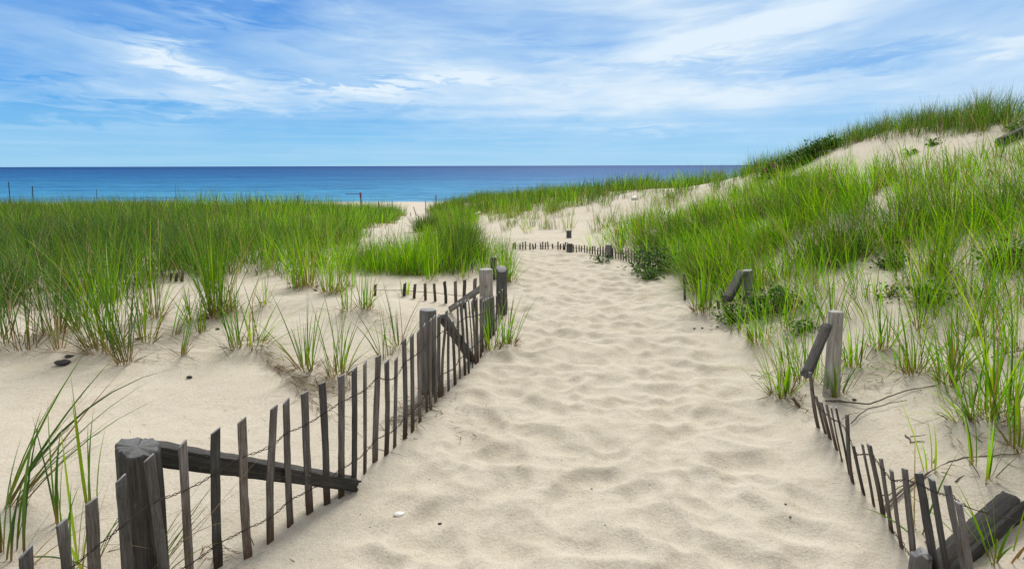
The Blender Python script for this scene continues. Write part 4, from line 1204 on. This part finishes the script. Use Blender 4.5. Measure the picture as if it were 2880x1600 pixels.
shrub('rose_bush', 'dark green rose bush with pink flowers at the left foot of the dune crest', 'bush', 2180, 492, 95, 34, 1100, .075, 1, flowers=5)
shrub('rose_bush', 'dark green leafy bush without flowers in the middle of the dune crest slope', 'bush', 2235, 470, 100, 40, 1300, .075, 2, flowers=0)
shrub('rose_bush', 'dark green leafy bush highest up the dune crest slope', 'bush', 2300, 440, 95, 44, 1300, .075, 3, flowers=0)
GV = 'leafy plants on the right slope'
for i, (lab, u, v, w_, h_, n, lf, pal) in enumerate([
    ('dark leafy shrub over the far pickets where the path bends', 1835, 765, 120, 80, 700, .05, LEAFP),
    ('drooping leafy vine spilling onto the path below the dark leafy shrub', 1815, 785, 70, 40, 240, .05, LEAFB),
    ('small creeping leafy sprig at the foot of the far post', 1690, 738, 60, 26, 150, .05, LEAFP),
    ('leafy vine climbing round the dark broken pickets', 2055, 905, 80, 60, 320, .04, LEAFB),
    ('dense leafy patch right of the mid sized grey post', 2165, 880, 120, 70, 600, .045, LEAFP),
    ('leafy patch high in the grass above the mid sized grey post', 2205, 850, 90, 45, 300, .045, LEAFB),
    ('small leafy plant in the grass left of the tall pale post', 2250, 935, 50, 45, 170, .04, LEAFB),
    ('leafy clump on bare sand with yellowing leaves', 2500, 835, 60, 40, 170, .035, np.concatenate([LEAFB, [(.30, .26, .02)]])),
    ('dark leafy vine trailing down the bare sand on the right', 2615, 850, 90, 62, 420, .036, LEAFP),
    ('dark leafy mat under the tall grass right of centre slope', 2510, 748, 130, 45, 500, .04, LEAFP),
    ('broad dark leafy mat at the right edge of the slope', 2820, 745, 150, 60, 700, .04, LEAFP),
    ('round leafy shrub at the foot of the dense grass beside the path', 1935, 735, 110, 50, 420, .05, LEAFP),
    ('small leafy plant on the bare sand below the crest', 2630, 408, 40, 20, 110, .06, LEAFP),
    ('small dark weed on the pale sand high on the dune', 2560, 435, 30, 22, 80, .06, LEAFP),
    ('leafy plant by the driftwood at the right edge of the dune', 2868, 365, 40, 26, 130, .06, LEAFB),
    ('low yellow green weed patch in the sparse grass below the crest', 2730, 640, 120, 40, 360, .045, LEAFB)]):
    shrub('leafy_plant', lab, 'plant', u, v, w_, h_, n, lf, 20 + i, pal, GV)

# ---------------------------------------------------------------- roots, stones, small finds
def root_thing(label, pts, rad, seed, side=()):
    r_ = np.random.default_rng(seed)
    def path3(pp):
        W = np.array([hit(*p) for p in pp]); t = np.linspace(0, len(W) - 1, len(W) * 7)
        Q = np.stack([np.interp(t, np.arange(len(W)), W[:, i]) for i in range(3)], -1)
        Q[:, :2] += .008 * np.stack([fbm(t * 1.9, t * 0 + seed, seed, 2), fbm(t * 1.9, t * 0 + 7, seed + 3, 2)], -1) * 1.5
        Q[:, 2] = H(Q[:, 0], Q[:, 1]) + rad * .7 + .006 + .004 * np.abs(fbm(t * 1.3, t * 0, seed + 6, 2))
        return Q
    Q = path3(pts); o0 = Q[0].copy()
    rad = rad * .62
    parts = [tube_mesh('root', Q - o0, rad, 7, .45)]
    for sp in side: parts.append(tube_mesh('root', path3(sp) - o0, rad * .6, 6, .4))
    o = link('dry_root', merge_meshes('dry_root', parts), M_ROOT); o.location = o0
    tag(o, label, 'root', 'dry roots on the right sand')


def z3(*pp): return [(2080 + x / 2.385, 1000 + y / 2.385) for x, y in pp]


root_thing('long grey root running right from the foot of the tall pale post', z3((575, 318), (690, 325), (875, 340), (980, 295), (1130, 250), (1330, 212)), .009, 1, [z3((620, 312), (700, 318), (800, 335))])
root_thing('thin forked root above the right pickets', z3((745, 465), (800, 410), (860, 370), (1000, 340), (1120, 318)), .006, 2, [z3((680, 440), (720, 405), (810, 392))])
root_thing('long bundle of grey roots lying behind the right pickets', z3((950, 1070), (1030, 970), (1120, 890), (1280, 800), (1400, 745), (1500, 705), (1700, 690), (1860, 680)), .009, 3,
           [z3((920, 950), (1000, 950), (1090, 880), (1230, 790)), z3((980, 1060), (1100, 930), (1250, 830), (1380, 760)), z3((1440, 860), (1530, 810), (1640, 760))])
root_thing('grey root in the grass above the root bundle', z3((1115, 545), (1150, 600), (1240, 590)), .006, 4, [z3((1150, 560), (1280, 540), (1420, 540))])
root_thing('dark root at the right edge of the sand', [(2790, 1010), (2830, 1000), (2878, 992)], .007, 5, [[(2825, 1010), (2850, 960), (2878, 1000)]])
root_thing('dry forked twig on the path side of the right fence', z3((80, 138), (140, 150), (200, 125), (280, 90)), .005, 6, [z3((130, 160), (190, 150), (240, 115))])
root_thing('bent dry twig near the broken end of the right fence', z3((232, 222), (262, 258), (355, 262)), .004, 7)


def stone(name, label, cat, u, v, spx, seed, material, flat=.6, group=None):
    r_ = np.random.default_rng(seed)
    P = hit(u, v); q = (P - CAM) @ FWD; s = spx / F * q * .5
    P[2] += float((footprints(P[:1], P[1:2]) * trodden(P[:1], P[1:2]))[0])
    k, n = 10, 7; rings = []
    for i in range(n):
        ph = -math.pi / 2 + math.pi * (i + .3) / (n - .4); th = np.linspace(0, 2 * math.pi, k, endpoint=False)
        rv = s * (1 + .28 * fbm(np.cos(th) * 1.3 + seed, np.sin(th) * 1.3 + ph, seed, 2))
        rings.append(np.stack([rv * math.cos(ph) * np.cos(th) * 1.25, rv * math.cos(ph) * np.sin(th), rv * flat * math.sin(ph) + s * flat * .6], -1))
    o = link(name, ring_mesh(name, np.array(rings)), material, smooth=True); o.location = P
    tag(o, label, cat, group)
    return o


stone('shell_fragment', 'white broken shell on the sand right of the left fence', 'shell', 1122, 1458, 26, 3, M_SHELL, .35)
for i, (lab, u, v, s) in enumerate([
    ('black pebble right of the white shell', 1237, 1471, 10), ('dark pebble on the left sand below the tufts', 533, 1062, 13), ('small dark pebble in the middle of the path', 1664, 1367, 6),
    ('dark pebble left of the grey root below the tall pale post', 2402, 1126, 10), ('small pebble at the right path edge, upper of two', 1953, 924, 6), ('small pebble at the right path edge, right of the upper one', 1975, 924, 6),
    ('upper of two tiny pebbles near the right fence', 2208, 1431, 6), ('lower of two tiny pebbles near the right fence', 2222, 1463, 6),
    ('pebble on the sand mound in front of the bright clumps', 888, 818, 9), ('left dark pebble among the left tufts', 612, 927, 10), ('dark pebble beside the sheaf tuft', 388, 957, 14)]):
    stone('pebble', lab, 'pebble', u, v, s, 40 + i, M_STONE, group='pebbles on the sand')
for i, (lab, u, v, s) in enumerate([('dark clod of rotten wood left of the leaning tuft', 175, 1025, 34), ('smaller dark clod above the rotten wood', 195, 1005, 20)]):
    stone('wood_clod', lab, 'debris', u, v, s, 60 + i, M_STONE, .45)
stone('net_bundle', 'blue green heap of tangled net on the slope below the rose bush', 'net', 2226, 508, 55, 70, M_NET, .3)
stone('foam_block', 'white lump on the grass of the far dune', 'debris', 1784, 562, 18, 71, M_WHITE, .7)
stone('white_bottle', 'small white scrap beside the rose bush on the crest slope', 'debris', 2332, 428, 10, 72, M_WHITE, .7)
# bent white pipes by the far sand
for lab, pp in (('bent white pipe standing out of the sand at the far dune', [(1333, 630, 24.0), (1330, 612, 24.0), (1334, 603, 24.0), (1350, 597, 24.3)]), ('short white stick right of the bent white pipe', [(1361, 632, 22.), (1361, 619, 22.)])):
    W = np.array([px_at(*p) for p in pp]); W = np.concatenate([W[:1] - [[0, 0, .15]], W])
    o = link('white_pipe', tube_mesh('white_pipe', W - W[0], .035, 8), M_WHITE); o.location = W[0]; tag(o, lab, 'pipe')
# driftwood at the right edge of the dune
P = hit(2810, 412); Q = hit(2905, 372)
P[2] += .04; Q[2] += .08
o = beam_between('driftwood', np.zeros(3), Q - P, .17, .15, 91, M_DARKPOST, None, n=12); o.location = P
tag(o, 'dark weathered timber lying on the dune at the right edge', 'driftwood')

# gull resting far out on the water
def gull():
    d = ray(727, 543); P = CAM + d * ((SEA_Z - CAM[2]) / d[2])
    root = empty('gull', P); tag(root, 'tiny white gull sitting on the sea beyond the left meadow', 'bird')
    xs = [-.30, -.22, -.1, .05, .18, .25, .30, .36, .41, .46, .52]; rz = [.015, .05, .09, .11, .09, .06, .055, .06, .055, .02, .006]; cz = [.14, .12, .10, .09, .11, .17, .22, .26, .27, .262, .255]
    th = np.linspace(0, 2 * math.pi, 12, endpoint=False)
    rings = np.array([np.stack([np.full(12, x), .9 * r_ * np.cos(th), c + r_ * np.sin(th)], -1) for x, r_, c in zip(xs, rz, cz)])
    link('body', ring_mesh('body', rings), M_SHELL, root, smooth=True)
    for sg in (-1, 1):
        wr = np.array([np.stack([np.full(8, x), sg * (.085 + w * .3) + .018 * np.cos(t8), .12 + w * np.sin(t8)], -1) for x, w in ((-.38, .01), (-.2, .05), (0, .06), (.12, .02)) for t8 in [np.linspace(0, 2 * math.pi, 8, endpoint=False)]])
        link('wing', ring_mesh('wing', wr), M_WHITE, root, smooth=True)


gull()
print('blades done', len(bpy.data.objects))
